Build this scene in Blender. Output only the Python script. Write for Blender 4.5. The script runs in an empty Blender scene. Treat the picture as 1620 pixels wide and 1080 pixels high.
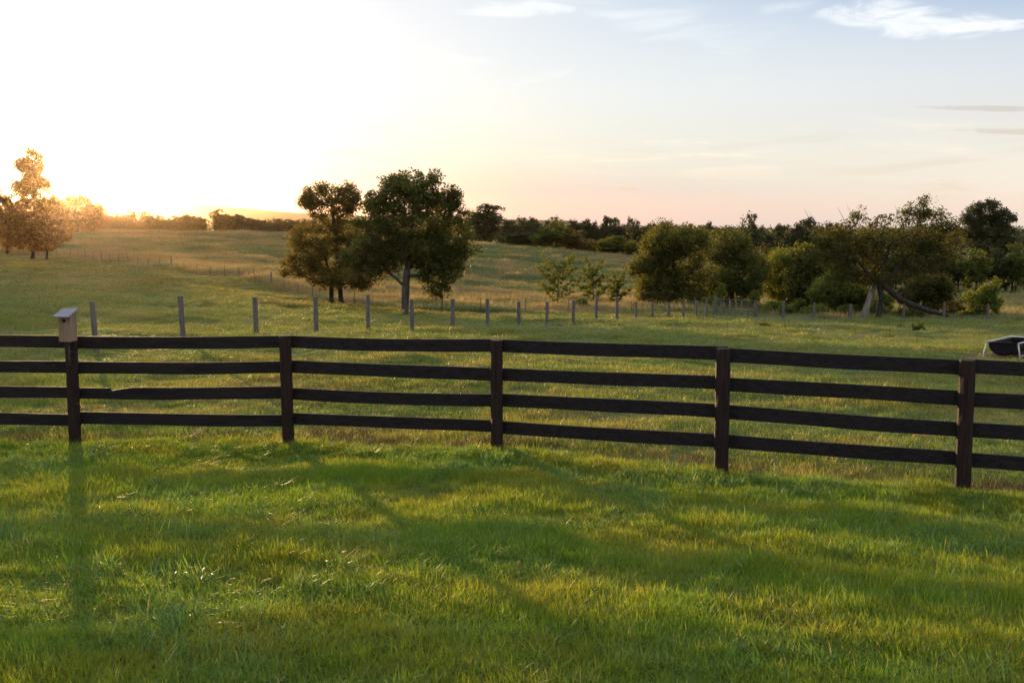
import bpy, math, random
import numpy as np
from mathutils import Vector

random.seed(7)
RNG = np.random.default_rng(11)
scene = bpy.context.scene
COL = scene.collection
R = math.radians

# ------------------------------------------------------------------ camera model
W, HH, F = 1620.0, 1080.0, 1600.0
EYE = 1.7
PITCH = math.atan(195.0 / F)
CP, SP = math.cos(PITCH), math.sin(PITCH)

def ray(px, py):
    """(X/Y, Z/Y) of the sight line through a photograph pixel."""
    xc, yc = (px - W / 2) / F, (HH / 2 - py) / F
    k = CP + SP * yc
    return xc / k, (-SP + CP * yc) / k

def P(px, py, d):
    t, v = ray(px, py)
    return Vector((t * d, d, EYE + v * d))

SUN_T, SUN_V = ray(100, 266)
SUN_DIR = Vector((SUN_T, 1.0, SUN_V)).normalized()
SUN_AZ = math.atan2(SUN_DIR.x, SUN_DIR.y)
SUN_EL = math.asin(SUN_DIR.z)

# ------------------------------------------------------------------ noise (numpy)
def _hash(ix, iy, seed):
    h = (ix.astype(np.int64) * 374761393 + iy.astype(np.int64) * 668265263 + seed * 1442695041) & 0x7fffffff
    h = ((h ^ (h >> 13)) * 1274126177) & 0x7fffffff
    return ((h ^ (h >> 16)) & 0xffff) / 65535.0

def vnoise(x, y, seed=0):
    x = np.asarray(x, float); y = np.asarray(y, float)
    ix, iy = np.floor(x), np.floor(y)
    fx, fy = x - ix, y - iy
    fx = fx * fx * (3 - 2 * fx); fy = fy * fy * (3 - 2 * fy)
    a = _hash(ix, iy, seed); b = _hash(ix + 1, iy, seed)
    c = _hash(ix, iy + 1, seed); d = _hash(ix + 1, iy + 1, seed)
    return (a * (1 - fx) + b * fx) * (1 - fy) + (c * (1 - fx) + d * fx) * fy - 0.5

def fbm(x, y, seed=0, oct=3):
    s, a = 0, 1.0
    for k in range(oct):
        s = s + a * vnoise(np.asarray(x) * 2 ** k, np.asarray(y) * 2 ** k, seed + k)
        a *= 0.5
    return s

# ------------------------------------------------------------------ terrain
COLS = np.array([(p - 810) / F for p in (-300, 0, 200, 400, 600, 800, 1000, 1200, 1400, 1620, 1900)])
ROWS = [12, 14, 25, 37, 50, 67, 85, 110, 150, 200, 250, 330, 500, 1000, 4000]
TAB = np.array([
    [-2.80, -2.80, -2.80, -2.80, -2.82, -2.84, -2.86, -2.88, -2.9, -2.93, -2.96],
    [-2.88, -2.88, -2.88, -2.88, -2.90, -2.94, -2.96, -2.98, -3.0, -3.02, -3.04],
    [-3.30, -3.30, -3.35, -3.40, -3.45, -3.50, -3.55, -3.65, -3.7, -3.75, -3.8],
    [-3.80, -3.80, -3.85, -4.00, -4.15, -4.30, -4.40, -4.50, -4.6, -4.7, -4.8],
    [-4.20, -4.25, -4.30, -4.60, -5.00, -5.30, -5.35, -5.50, -5.6, -5.7, -5.8],
    [-4.60, -4.70, -4.80, -5.40, -6.15, -6.60, -6.75, -6.80, -6.9, -7.0, -7.1],
    [-4.95, -5.05, -5.20, -5.90, -6.80, -7.50, -7.70, -7.90, -8.1, -8.2, -8.3],
    [-5.30, -5.40, -5.50, -6.10, -7.00, -8.20, -8.80, -9.20, -9.7, -9.9, -10.],
    [-5.30, -5.40, -5.30, -5.80, -6.90, -8.30, -9.40, -10.3, -11.2, -11.6, -12.],
    [-4.50, -4.60, -4.50, -5.00, -6.30, -7.60, -9.40, -11.0, -12.6, -13.7, -14.],
    [-3.90, -3.90, -3.90, -4.30, -5.60, -6.90, -10.0, -12.0, -14.0, -15.0, -15.],
    [-8.0, -8.0, -8.0, -8.5, -10., -12., -14., -15., -16., -16., -16.],
    [-15., -15., -15., -15., -15., -16., -17., -18., -18., -18., -18.],
    [-27., -27., -27., -27., -27., -27., -27., -27., -27., -27., -27.],
    [-70., -70., -70., -70., -70., -70., -70., -70., -70., -70., -70.]])
_NL, _NT = 700, 240
_lu = np.linspace(math.log(12), math.log(4000), _NL)
_tt = np.linspace(COLS[0], COLS[-1], _NT)

def _pchip(xs, ys, xq):
    h = np.diff(xs); dl = np.diff(ys) / h
    m = np.zeros_like(ys)
    for k in range(1, len(xs) - 1):
        if dl[k - 1] * dl[k] > 0:
            w1, w2 = 2 * h[k] + h[k - 1], h[k] + 2 * h[k - 1]
            m[k] = (w1 + w2) / (w1 / dl[k - 1] + w2 / dl[k])
    m[0], m[-1] = dl[0], dl[-1]
    i = np.clip(np.searchsorted(xs, xq) - 1, 0, len(xs) - 2)
    s = (xq - xs[i]) / h[i]
    return ((1 + 2 * s) * (1 - s) ** 2 * ys[i] + s * (1 - s) ** 2 * h[i] * m[i]
            + s * s * (3 - 2 * s) * ys[i + 1] + s * s * (s - 1) * h[i] * m[i + 1])

_l1 = np.stack([_pchip(np.log(np.array(ROWS, float)), TAB[:, c], _lu) for c in range(len(COLS))], 1)
LUT = np.stack([_pchip(COLS, _l1[r], _tt) for r in range(_NL)], 0)
_k = np.exp(-np.linspace(-2, 2, 13) ** 2); _k /= _k.sum()
_pad = np.pad(LUT, ((6, 6), (0, 0)), mode='edge')
LUT = sum(_k[i] * _pad[i:i + _NL] for i in range(13))
_pad = np.pad(LUT, ((0, 0), (6, 6)), mode='edge')
LUT = sum(_k[i] * _pad[:, i:i + _NT] for i in range(13))

# board fence line: post ground points from the photograph (pixel x, depth)
POSTS = [(-215, 11.9), (120, 11.70), (456, 11.70), (786, 11.17), (1141, 10.30), (1525, 9.66), (1935, 9.1)]
POST_XY = [(ray(px, 700)[0] * d, d) for px, d in POSTS]
_fx = np.array([p[0] for p in POST_XY]); _fy = np.array([p[1] for p in POST_XY])

def fence_y(x):
    x = np.asarray(x, float)
    y = np.interp(x, _fx, _fy)
    y = np.where(x > _fx[-1], _fy[-1] - 0.25 * (x - _fx[-1]), y)
    return y

def height(x, y, bumps=True):
    x = np.asarray(x, float); y = np.asarray(y, float)
    yy = np.maximum(y, 12.0)
    t = np.clip(x / yy, COLS[0], COLS[-1])
    u = (np.log(np.minimum(yy, 3990)) - _lu[0]) / (_lu[1] - _lu[0])
    v = (t - _tt[0]) / (_tt[1] - _tt[0])
    iu = np.clip(u.astype(int), 0, _NL - 2); iv = np.clip(v.astype(int), 0, _NT - 2)
    fu, fv = u - iu, v - iv
    tab = ((LUT[iu, iv] * (1 - fv) + LUT[iu, iv + 1] * fv) * (1 - fu)
           + (LUT[iu + 1, iv] * (1 - fv) + LUT[iu + 1, iv + 1] * fv) * fu)
    lawn = -1.82 - 0.077 * y - 0.041 * np.maximum(x, 0) - 0.012 * np.maximum(-x - 4, 0)
    s = y - fence_y(x)
    lawn = lawn + 0.05 * np.exp(-((s + 0.3) / 0.4) ** 2)
    w = np.clip((s - 0.02) / 0.7, 0, 1); w = w * w * (3 - 2 * w)
    if bumps:
        lawn = lawn + 0.045 * fbm(x / 1.1, y / 0.9, 3, 3) + 0.022 * fbm(x / 3.1, y / 2.3, 5, 2)
        a = np.clip((y - 11) / 30, 0, 1)
        tab = tab + (0.10 + 0.16 * a) * fbm(x / 2.6, y / 2.0, 21, 3) + 0.36 * a * fbm(x / 13, y / 9, 31, 3)
        tab = tab + 0.5 * np.clip((y - 60) / 80, 0, 1) * fbm(x / 40, y / 26, 41, 2)
    return lawn * (1 - w) + tab * w + EYE

def hz(x, y): return float(height(np.array([x]), np.array([y]))[0])

def ground(px, d, py=500):
    t = ray(px, py)[0]
    return Vector((t * d, d, hz(t * d, d)))

def ground_px(px, py, d0, d1):
    for d in np.linspace(d0, d1, 400):
        p = P(px, py, float(d))
        if p.z <= hz(p.x, p.y): break
    return Vector((p.x, p.y, hz(p.x, p.y)))

# ------------------------------------------------------------------ material helpers
class NT:
    def __init__(s, tree): s.t = tree; s.t.nodes.clear()
    def n(s, typ, **kw):
        nd = s.t.nodes.new(typ)
        for k, v in kw.items(): setattr(nd, k, v)
        return nd
    def l(s, a, b): s.t.links.new(a, b)
    def val(s, sock, v):
        if hasattr(v, 'is_output'): s.l(v, sock)
        else: sock.default_value = v
    def math(s, op, a, b=0.0, c=None, clamp=False):
        nd = s.n('ShaderNodeMath', operation=op, use_clamp=clamp)
        s.val(nd.inputs[0], a); s.val(nd.inputs[1], b)
        if c is not None: s.val(nd.inputs[2], c)
        return nd.outputs[0]
    def mix(s, fac, a, b, blend='MIX'):
        nd = s.n('ShaderNodeMix', data_type='RGBA', blend_type=blend)
        s.val(nd.inputs[0], fac)
        for sock, v in ((nd.inputs[6], a), (nd.inputs[7], b)):
            if hasattr(v, 'is_output'): s.l(v, sock)
            else: sock.default_value = (*v[:3], 1)
        return nd.outputs[2]
    def noise(s, vec, scale, detail=3, rough=0.55, dist=0.0):
        nd = s.n('ShaderNodeTexNoise')
        if vec is not None: s.l(vec, nd.inputs['Vector'])
        nd.inputs['Scale'].default_value = scale; nd.inputs['Detail'].default_value = detail
        nd.inputs['Roughness'].default_value = rough; nd.inputs['Distortion'].default_value = dist
        return nd.outputs[0]
    def ramp(s, fac, stops, interp='LINEAR'):
        nd = s.n('ShaderNodeValToRGB'); cr = nd.color_ramp; cr.interpolation = interp
        while len(cr.elements) < len(stops): cr.elements.new(0.5)
        for e, (p, c) in zip(cr.elements, stops):
            e.position = p; e.color = (*c[:3], 1) if hasattr(c, '__len__') else (c, c, c, 1)
        s.val(nd.inputs[0], fac)
        return nd.outputs[0]
    def rng(s, v, a, b, c=0.0, d=1.0, smooth=True):
        nd = s.n('ShaderNodeMapRange', interpolation_type='SMOOTHSTEP' if smooth else 'LINEAR')
        s.val(nd.inputs[0], v)
        for k, q in zip((1, 2, 3, 4), (a, b, c, d)): nd.inputs[k].default_value = q
        return nd.outputs[0]
    def mapping(s, vec, scale=(1, 1, 1), rot=(0, 0, 0), loc=(0, 0, 0)):
        nd = s.n('ShaderNodeMapping'); s.l(vec, nd.inputs[0])
        nd.inputs['Scale'].default_value = scale; nd.inputs['Rotation'].default_value = rot
        nd.inputs['Location'].default_value = loc
        return nd.outputs[0]

def new_mat(name):
    m = bpy.data.materials.new(name); m.use_nodes = True
    return m, NT(m.node_tree)

def finish(nt, shader):
    o = nt.n('ShaderNodeOutputMaterial'); nt.l(shader, o.inputs[0])

def principled(nt, col, rough=0.7, spec=0.3, bump=None, strength=0.3, dist=0.02, metal=0.0):
    b = nt.n('ShaderNodeBsdfPrincipled')
    if hasattr(col, 'is_output'): nt.l(col, b.inputs['Base Color'])
    else: b.inputs['Base Color'].default_value = (*col, 1)
    nt.val(b.inputs['Roughness'], rough)
    b.inputs['Specular IOR Level'].default_value = spec
    b.inputs['Metallic'].default_value = metal
    if bump is not None:
        bp = nt.n('ShaderNodeBump'); bp.inputs['Strength'].default_value = strength
        bp.inputs['Distance'].default_value = dist
        nt.l(bump, bp.inputs['Height']); nt.l(bp.outputs[0], b.inputs['Normal'])
    return b.outputs[0]

def leafy(nt, col, trans_col, trans=0.45, rough=0.5, spec=0.3):
    """two sided leaf: diffuse and sheen in front, light let through from behind."""
    b = principled(nt, col, rough, spec)
    tr = nt.n('ShaderNodeBsdfTranslucent')
    nt.l(trans_col, tr.inputs[0])
    mx = nt.n('ShaderNodeMixShader'); mx.inputs[0].default_value = trans
    nt.l(b, mx.inputs[1]); nt.l(tr.outputs[0], mx.inputs[2])
    finish(nt, mx.outputs[0])

def leaf_mat(name, dark, light, warm, trans=0.4, gain=1.6):
    m, nt = new_mat(name)
    geo = nt.n('ShaderNodeNewGeometry'); oi = nt.n('ShaderNodeObjectInfo')
    tc = nt.n('ShaderNodeTexCoord')
    n = nt.noise(tc.outputs['Object'], 0.55, 2)
    c = nt.mix(nt.rng(n, 0.35, 0.68), dark, light)
    r = geo.outputs['Random Per Island']
    c = nt.mix(nt.math('MULTIPLY', nt.rng(r, 0.55, 1.0), 0.6), c, warm)
    c = nt.mix(nt.math('MULTIPLY', oi.outputs['Random'], 0.35), c, light)
    v = nt.math('ADD', nt.math('MULTIPLY', r, 0.7), 0.65)
    hsv = nt.n('ShaderNodeHueSaturation'); nt.l(c, hsv.inputs['Color']); nt.l(v, hsv.inputs['Value'])
    tcol = nt.mix(1.0, hsv.outputs[0], (gain * 1.15, gain, gain * 0.35), 'MULTIPLY')
    leafy(nt, hsv.outputs[0], tcol, trans, 0.6, 0.10)
    return m

def bark_mat(name, a, b, scale=6.0):
    m, nt = new_mat(name)
    tc = nt.n('ShaderNodeTexCoord')
    v = nt.mapping(tc.outputs['Object'], (1, 1, 0.22))
    n = nt.noise(v, scale, 5, 0.65, 0.4)
    finish(nt, principled(nt, nt.mix(nt.rng(n, 0.3, 0.7), a, b), 0.9, 0.15, n, 0.8, 0.05))
    return m

M = {}
M['leaf_dark'] = leaf_mat('dark_leaves', (0.048, 0.056, 0.015), (0.076, 0.086, 0.020), (0.11, 0.095, 0.024), 0.38, 1.5)
M['leaf_mid'] = leaf_mat('green_leaves', (0.046, 0.060, 0.014), (0.076, 0.094, 0.020), (0.11, 0.10, 0.024), 0.46, 1.9)
M['leaf_light'] = leaf_mat('pale_green_leaves', (0.08, 0.105, 0.022), (0.115, 0.145, 0.03), (0.16, 0.14, 0.032), 0.45, 1.6)
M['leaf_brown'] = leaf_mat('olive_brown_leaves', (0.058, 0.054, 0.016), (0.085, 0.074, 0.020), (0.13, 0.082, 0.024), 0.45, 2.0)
M['leaf_sunglow'] = leaf_mat('sun_glow_tinted_leaves', (0.095, 0.050, 0.011), (0.13, 0.066, 0.013), (0.17, 0.085, 0.018), 0.55, 1.9)  # orange backlight glow of the left trees is put into the leaf colour
M['leaf_olive'] = leaf_mat('olive_leaves', (0.044, 0.052, 0.014), (0.074, 0.080, 0.019), (0.12, 0.10, 0.026), 0.45, 1.9)
M['leaf_old'] = leaf_mat('old_tree_leaves', (0.036, 0.040, 0.011), (0.056, 0.058, 0.015), (0.085, 0.062, 0.018), 0.42, 1.9)
M['leaf_tan'] = leaf_mat('tan_green_leaves', (0.085, 0.080, 0.028), (0.11, 0.10, 0.034), (0.15, 0.115, 0.04), 0.5, 1.6)
M['leaf_far'] = leaf_mat('far_leaves', (0.034, 0.040, 0.018), (0.054, 0.060, 0.024), (0.072, 0.060, 0.026), 0.30, 1.4)
M['bark'] = bark_mat('grey_brown_bark', (0.04, 0.031, 0.024), (0.105, 0.085, 0.068))
M['bark_dark'] = bark_mat('dark_bark', (0.022, 0.017, 0.013), (0.065, 0.05, 0.04))
M['bark_bare'] = bark_mat('stripped_pale_wood', (0.10, 0.078, 0.06), (0.26, 0.21, 0.17))

def wood_mat(name, a, b, rough=0.75, spec=0.25, axis='X', bump=0.5, wear=None):
    m, nt = new_mat(name)
    tc = nt.n('ShaderNodeTexCoord')
    sc = {'X': (0.9, 14, 14), 'Z': (14, 14, 0.9)}[axis]
    v = nt.mapping(tc.outputs['Object'], sc)
    n = nt.noise(v, 2.6, 5, 0.6, 0.6)
    c = nt.mix(nt.rng(n, 0.3, 0.7), a, b)
    if wear:
        w = nt.noise(tc.outputs['Object'], 9.0, 4, 0.65, 0.3)
        c = nt.mix(nt.math('MULTIPLY', nt.rng(w, 0.60, 0.74), wear[1]), c, wear[0])
    finish(nt, principled(nt, c, rough, spec, n, bump, 0.006))
    return m

M['board'] = wood_mat('black_brown_fence_board', (0.010, 0.0075, 0.0075), (0.022, 0.016, 0.015), 0.8, 0.14, 'X', 0.5, ((0.05, 0.036, 0.032), 0.35))
M['post'] = wood_mat('black_brown_fence_post', (0.012, 0.007, 0.006), (0.032, 0.016, 0.012), 0.75, 0.14, 'Z', 1.0, ((0.09, 0.055, 0.045), 0.6))
M['grey_post'] = wood_mat('weathered_grey_post', (0.075, 0.066, 0.062), (0.15, 0.13, 0.12), 0.9, 0.1, 'Z', 0.6)
M['cedar'] = wood_mat('aged_cedar', (0.15, 0.092, 0.054), (0.25, 0.17, 0.11), 0.85, 0.15, 'Z', 0.3)
M['cedar_roof'] = wood_mat('silvered_roof_board', (0.11, 0.11, 0.125), (0.19, 0.19, 0.21), 0.6, 0.35, 'X', 0.3)
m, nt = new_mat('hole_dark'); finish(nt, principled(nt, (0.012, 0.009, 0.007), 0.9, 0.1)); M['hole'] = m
def metal_mat(name, col, rough, metal, spec=0.4):
    m, nt = new_mat(name); tc = nt.n('ShaderNodeTexCoord')
    n = nt.noise(tc.outputs['Object'], 12, 4)
    c = nt.mix(nt.rng(n, 0.45, 0.75), col, tuple(q * 0.6 for q in col))
    finish(nt, principled(nt, c, rough, spec, n, 0.15, 0.004, metal)); return m
M['galv'] = metal_mat('galvanised_steel', (0.34, 0.34, 0.35), 0.5, 0.6)
M['wire'] = metal_mat('fence_wire', (0.10, 0.09, 0.08), 0.5, 0.3)
M['tpost'] = metal_mat('dark_steel_stake', (0.06, 0.055, 0.05), 0.7, 0.3)
M['cream'] = metal_mat('cream_painted_pipe', (0.48, 0.45, 0.40), 0.5, 0.0)
M['tub'] = metal_mat('black_tub', (0.010, 0.009, 0.010), 0.6, 0.0, 0.12)
M['gate'] = metal_mat('grey_gate_tube', (0.085, 0.085, 0.09), 0.6, 0.2)

# ------------------------------------------------------------------ mesh helpers
class MB:
    def __init__(s): s.v = []; s.f = []
    def add(s, vs, fs):
        o = len(s.v); s.v += [tuple(q) for q in vs]; s.f += [tuple(i + o for i in f) for f in fs]
    def tube(s, pts, rad, n=8, cap=True):
        pts = [Vector(p) for p in pts]; rings = []; u = None
        for i, p in enumerate(pts):
            a = pts[max(i - 1, 0)]; b = pts[min(i + 1, len(pts) - 1)]
            d = (b - a).normalized()
            if u is None: u = d.cross(Vector((0, 0, 1)) if abs(d.z) < 0.9 else Vector((1, 0, 0))).normalized()
            else: u = (u - d * u.dot(d)).normalized()
            w = d.cross(u)
            r = rad[i] if hasattr(rad, '__len__') else rad
            rings.append([p + u * (r * math.cos(2 * math.pi * k / n)) + w * (r * math.sin(2 * math.pi * k / n)) for k in range(n)])
        vs = [q for r_ in rings for q in r_]; fs = []
        for i in range(len(pts) - 1):
            for k in range(n):
                k2 = (k + 1) % n
                fs.append((i * n + k, i * n + k2, (i + 1) * n + k2, (i + 1) * n + k))
        if cap:
            fs.append(tuple(range(n - 1, -1, -1))); fs.append(tuple((len(pts) - 1) * n + k for k in range(n)))
        s.add(vs, fs)
    def loft(s, rings, cap=True):
        n = len(rings[0]); vs = [q for r_ in rings for q in r_]; fs = []
        for i in range(len(rings) - 1):
            for k in range(n):
                k2 = (k + 1) % n
                fs.append((i * n + k, i * n + k2, (i + 1) * n + k2, (i + 1) * n + k))
        if cap:
            fs.append(tuple(range(n - 1, -1, -1))); fs.append(tuple((len(rings) - 1) * n + k for k in range(n)))
        s.add(vs, fs)
    def box(s, c, h, ax=None):
        ax = ax or (Vector((1, 0, 0)), Vector((0, 1, 0)), Vector((0, 0, 1))); c = Vector(c)
        vs = [c + ax[0] * (h[0] * i) + ax[1] * (h[1] * j) + ax[2] * (h[2] * k) for i in (-1, 1) for j in (-1, 1) for k in (-1, 1)]
        s.add(vs, [(0, 1, 3, 2), (4, 6, 7, 5), (0, 4, 5, 1), (2, 3, 7, 6), (0, 2, 6, 4), (1, 5, 7, 3)])
    def build(s, name, mat, parent=None, origin=(0, 0, 0), smooth=False, bevel=0):
        me = bpy.data.meshes.new(name)
        o = Vector(origin)
        me.from_pydata([tuple(Vector(q) - o) for q in s.v], [], s.f)
        me.materials.append(mat)
        if smooth: me.polygons.foreach_set('use_smooth', [True] * len(me.polygons))
        return link(name, me, parent, o if parent is None else (0, 0, 0), bevel)

def link(name, me, parent=None, loc=(0, 0, 0), bevel=0):
    ob = bpy.data.objects.new(name, me); COL.objects.link(ob)
    ob.location = loc
    if parent is not None: ob.parent = parent
    if bevel:
        b = ob.modifiers.new('bevel', 'BEVEL'); b.width = bevel; b.segments = 2; b.limit_method = 'ANGLE'
    return ob

def np_mesh(name, verts, faces, mat):
    """verts n x 3, faces m x 4 (numpy)."""
    me = bpy.data.meshes.new(name)
    nf, k = faces.shape
    me.vertices.add(len(verts)); me.vertices.foreach_set('co', np.ascontiguousarray(verts, np.float32).ravel())
    me.loops.add(nf * k); me.loops.foreach_set('vertex_index', np.ascontiguousarray(faces, np.int32).ravel())
    me.polygons.add(nf); me.polygons.foreach_set('loop_start', np.arange(0, nf * k, k, dtype=np.int32))
    me.materials.append(mat); me.update(calc_edges=True); me.validate()
    return me

def tag(o, label=None, cat=None, group=None, kind=None):
    if label: o['label'] = label
    if cat: o['category'] = cat
    if group: o['group'] = group
    if kind: o['kind'] = kind
    return o

def empty(name, loc, label, cat, group=None):
    o = bpy.data.objects.new(name, None); COL.objects.link(o); o.location = loc; o.empty_display_size = 0.3
    return tag(o, label, cat, group)

def copy_tree(o, parent=None):
    c = o.copy(); COL.objects.link(c); c.parent = parent
    for ch in list(o.children): copy_tree(ch, c)
    return c

# ------------------------------------------------------------------ sky
world = bpy.data.worlds.new("World"); scene.world = world; world.use_nodes = True
nt = NT(world.node_tree)
tc = nt.n('ShaderNodeTexCoord')
sep = nt.n('ShaderNodeSeparateXYZ'); nt.l(tc.outputs['Generated'], sep.inputs[0])
X, Y, Z = sep.outputs
az = nt.math('MULTIPLY', nt.math('ARCTAN2', X, Y), 180 / math.pi)
el = nt.math('MULTIPLY', nt.math('ARCSINE', Z), 180 / math.pi)
dotn = nt.n('ShaderNodeVectorMath', operation='DOT_PRODUCT'); nt.l(tc.outputs['Generated'], dotn.inputs[0])
dotn.inputs[1].default_value = SUN_DIR
ang = nt.math('MULTIPLY', nt.math('ARCCOSINE', nt.math('MINIMUM', dotn.outputs['Value'], 1.0)), 180 / math.pi)
up = [(0.30, (0.62, 0.74, 0.95)), (0.5, (1.15, 1.22, 1.34)), (1.0, (1.10, 1.20, 1.34))]  # upper sky raised beyond its real brightness as added fill for the grass
elf = nt.math('DIVIDE', el, 60.0, clamp=True)
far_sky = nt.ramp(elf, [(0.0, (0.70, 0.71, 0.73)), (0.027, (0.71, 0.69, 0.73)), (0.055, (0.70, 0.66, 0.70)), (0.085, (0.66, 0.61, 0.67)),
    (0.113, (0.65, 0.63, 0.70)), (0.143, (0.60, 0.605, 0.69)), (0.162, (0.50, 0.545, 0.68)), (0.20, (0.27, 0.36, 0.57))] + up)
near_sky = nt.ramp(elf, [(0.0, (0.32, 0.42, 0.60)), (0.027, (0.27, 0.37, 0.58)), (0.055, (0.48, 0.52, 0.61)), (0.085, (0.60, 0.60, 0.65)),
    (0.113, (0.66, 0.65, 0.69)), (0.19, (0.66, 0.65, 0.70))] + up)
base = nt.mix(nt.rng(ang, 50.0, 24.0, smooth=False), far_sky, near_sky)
def gauss(a, sig):
    q = nt.math('DIVIDE', a, sig); return nt.math('EXPONENT', nt.math('MULTIPLY', nt.math('MULTIPLY', q, q), -1.0))
def scale_col(fac, col):
    nd = nt.n('ShaderNodeVectorMath', operation='SCALE'); nd.inputs[0].default_value = col; nt.val(nd.inputs['Scale'], fac); return nd.outputs[0]
def addv(a, b):
    nd = nt.n('ShaderNodeVectorMath', operation='ADD'); nt.l(a, nd.inputs[0]); nt.l(b, nd.inputs[1]); return nd.outputs[0]
sky = addv(base, scale_col(gauss(ang, 12.0), (0.70, 0.68, 0.60)))
sky = addv(sky, scale_col(gauss(ang, 4.0), (6.0, 4.6, 2.4)))

def azel(px, py):
    t, v = ray(px, py); d = Vector((t, 1, v)).normalized()
    return math.degrees(math.atan2(d.x, d.y)), math.degrees(math.asin(d.z))
comb = nt.n('ShaderNodeCombineXYZ'); nt.l(az, comb.inputs[0]); nt.l(el, comb.inputs[1])
AE = comb.outputs[0]
def cloud(px, py, rx, ry, slope, scale, lo, hi, seed, power=1.0, stretch=(0.35, 1.4)):
    """soft mask of one cloud, placed by azimuth and elevation."""
    a0, e0 = azel(px, py); k = math.degrees(1 / F) * 0.95
    da = nt.math('SUBTRACT', az, a0)
    de = nt.math('SUBTRACT', nt.math('SUBTRACT', el, e0), nt.math('MULTIPLY', da, slope))
    v = nt.mapping(AE, (stretch[0], stretch[1], 1), (0, 0, -math.atan(slope)), (seed * 7.3, seed * 3.1, seed))
    n = nt.noise(v, scale * 1.25, 9, 0.64, 1.3)
    q = nt.math('ADD', nt.math('POWER', nt.math('ABSOLUTE', nt.math('DIVIDE', da, rx * k)), 2.0),
                nt.math('POWER', nt.math('ABSOLUTE', nt.math('DIVIDE', de, ry * k)), 2.0))
    env = nt.math('SUBTRACT', 1.0, q)
    s = nt.math('ADD', nt.math('MULTIPLY', env, 0.45), nt.math('MULTIPLY', nt.math('SUBTRACT', n, 0.5), 1.5))
    return nt.math('MULTIPLY', nt.rng(s, lo, hi), nt.rng(env, 0.0, 0.35))
def put(sky, mask, col, amt):
    return nt.mix(nt.math('MULTIPLY', mask, amt), sky, col)
# thin high streaks across the lower right sky
v = nt.mapping(AE, (0.10, 1.0, 1), (0, 0, R(5)), (1.7, 4.4, 0))
st = nt.noise(v, 1.15, 6, 0.62, 0.7)
band = nt.math('MULTIPLY', nt.rng(el, 1.5, 4.0), nt.rng(el, 5.6, 4.2))
band = nt.math('MULTIPLY', band, nt.rng(az, -2.0, 8.0))
sky = put(sky, nt.math('MULTIPLY', nt.rng(st, 0.50, 0.66), band), (0.86, 0.76, 0.70), 0.6)
sky = put(sky, nt.math('MULTIPLY', nt.rng(st, 0.47, 0.34), nt.math('MULTIPLY', nt.rng(el, 0.4, 1.2), nt.rng(el, 6.0, 3.5))), (0.55, 0.46, 0.50), 0.35)
v2 = nt.mapping(AE, (0.13, 0.6, 1), (0, 0, R(-12)), (9.0, 2.0, 0))
st2 = nt.noise(v2, 0.7, 5, 0.55, 0.6)
sky = put(sky, nt.math('MULTIPLY', nt.rng(st2, 0.52, 0.75), nt.math('MULTIPLY', nt.rng(el, 5, 9), nt.rng(az, 20.0, 12.0))), (0.97, 0.95, 0.93), 0.45)
sky = put(sky, cloud(1440, 36, 150, 28, -0.10, 0.55, 0.06, 0.62, 1), (0.92, 0.89, 0.885), 0.92)
sky = put(sky, cloud(1370, 18, 90, 22, 0.05, 0.55, 0.12, 0.6, 2), (0.92, 0.89, 0.885), 0.7)
sky = put(sky, cloud(1570, 42, 90, 12, 0.02, 0.6, 0.14, 0.5, 4), (1.0, 0.97, 0.95), 0.75)
sky = put(sky, cloud(830, 14, 130, 18, 0.06, 0.5, 0.14, 0.6, 5), (0.95, 0.93, 0.92), 0.6)
sky = put(sky, cloud(1250, 8, 70, 16, 0.08, 0.5, 0.22, 0.7, 6), (0.92, 0.90, 0.89), 0.3)
sky = put(sky, cloud(1560, 172, 110, 5, -0.065, 0.5, 0.02, 0.4, 7, 1, (0.2, 0.8)), (0.50, 0.40, 0.42), 0.7)
sky = put(sky, cloud(1590, 208, 100, 5.5, -0.055, 0.5, 0.02, 0.4, 8, 1, (0.2, 0.8)), (0.52, 0.41, 0.42), 0.7)
sky = put(sky, cloud(993, 299, 17, 4, 0.0, 0.9, 0.0, 0.3, 9), (0.40, 0.36, 0.42), 0.6)
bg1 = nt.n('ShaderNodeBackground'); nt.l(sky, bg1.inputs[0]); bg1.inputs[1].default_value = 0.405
nish = nt.n('ShaderNodeTexSky'); nish.sky_type = 'NISHITA'; nish.sun_disc = False
nish.sun_elevation = SUN_EL; nish.sun_rotation = SUN_AZ; nish.dust_density = 0.4; nish.ozone_density = 2.0; nish.altitude = 200
bg2 = nt.n('ShaderNodeBackground'); nt.l(nish.outputs[0], bg2.inputs[0]); bg2.inputs[1].default_value = 0.05
ads = nt.n('ShaderNodeAddShader'); nt.l(bg1.outputs[0], ads.inputs[0]); nt.l(bg2.outputs[0], ads.inputs[1])
wo = nt.n('ShaderNodeOutputWorld'); nt.l(ads.outputs[0], wo.inputs[0])

sd = bpy.data.lights.new('sun', 'SUN'); sd.energy = 4.4; sd.angle = R(0.8); sd.color = (1.0, 0.66, 0.33)
so = bpy.data.objects.new('sun', sd); COL.objects.link(so)
so.rotation_euler = SUN_DIR.to_track_quat('Z', 'Y').to_euler(); so.location = (-30, 60, 40)

# ------------------------------------------------------------------ camera
cd = bpy.data.cameras.new('camera'); co = bpy.data.objects.new('camera', cd); COL.objects.link(co)
co.location = (0, 0, EYE); co.rotation_euler = (math.pi / 2 - PITCH, 0, 0)
cd.sensor_width = 36; cd.lens = F / W * 36; cd.clip_start = 0.05; cd.clip_end = 20000
cd.dof.use_dof = True; cd.dof.focus_distance = 9.0; cd.dof.aperture_fstop = 4.5
scene.camera = co

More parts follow.
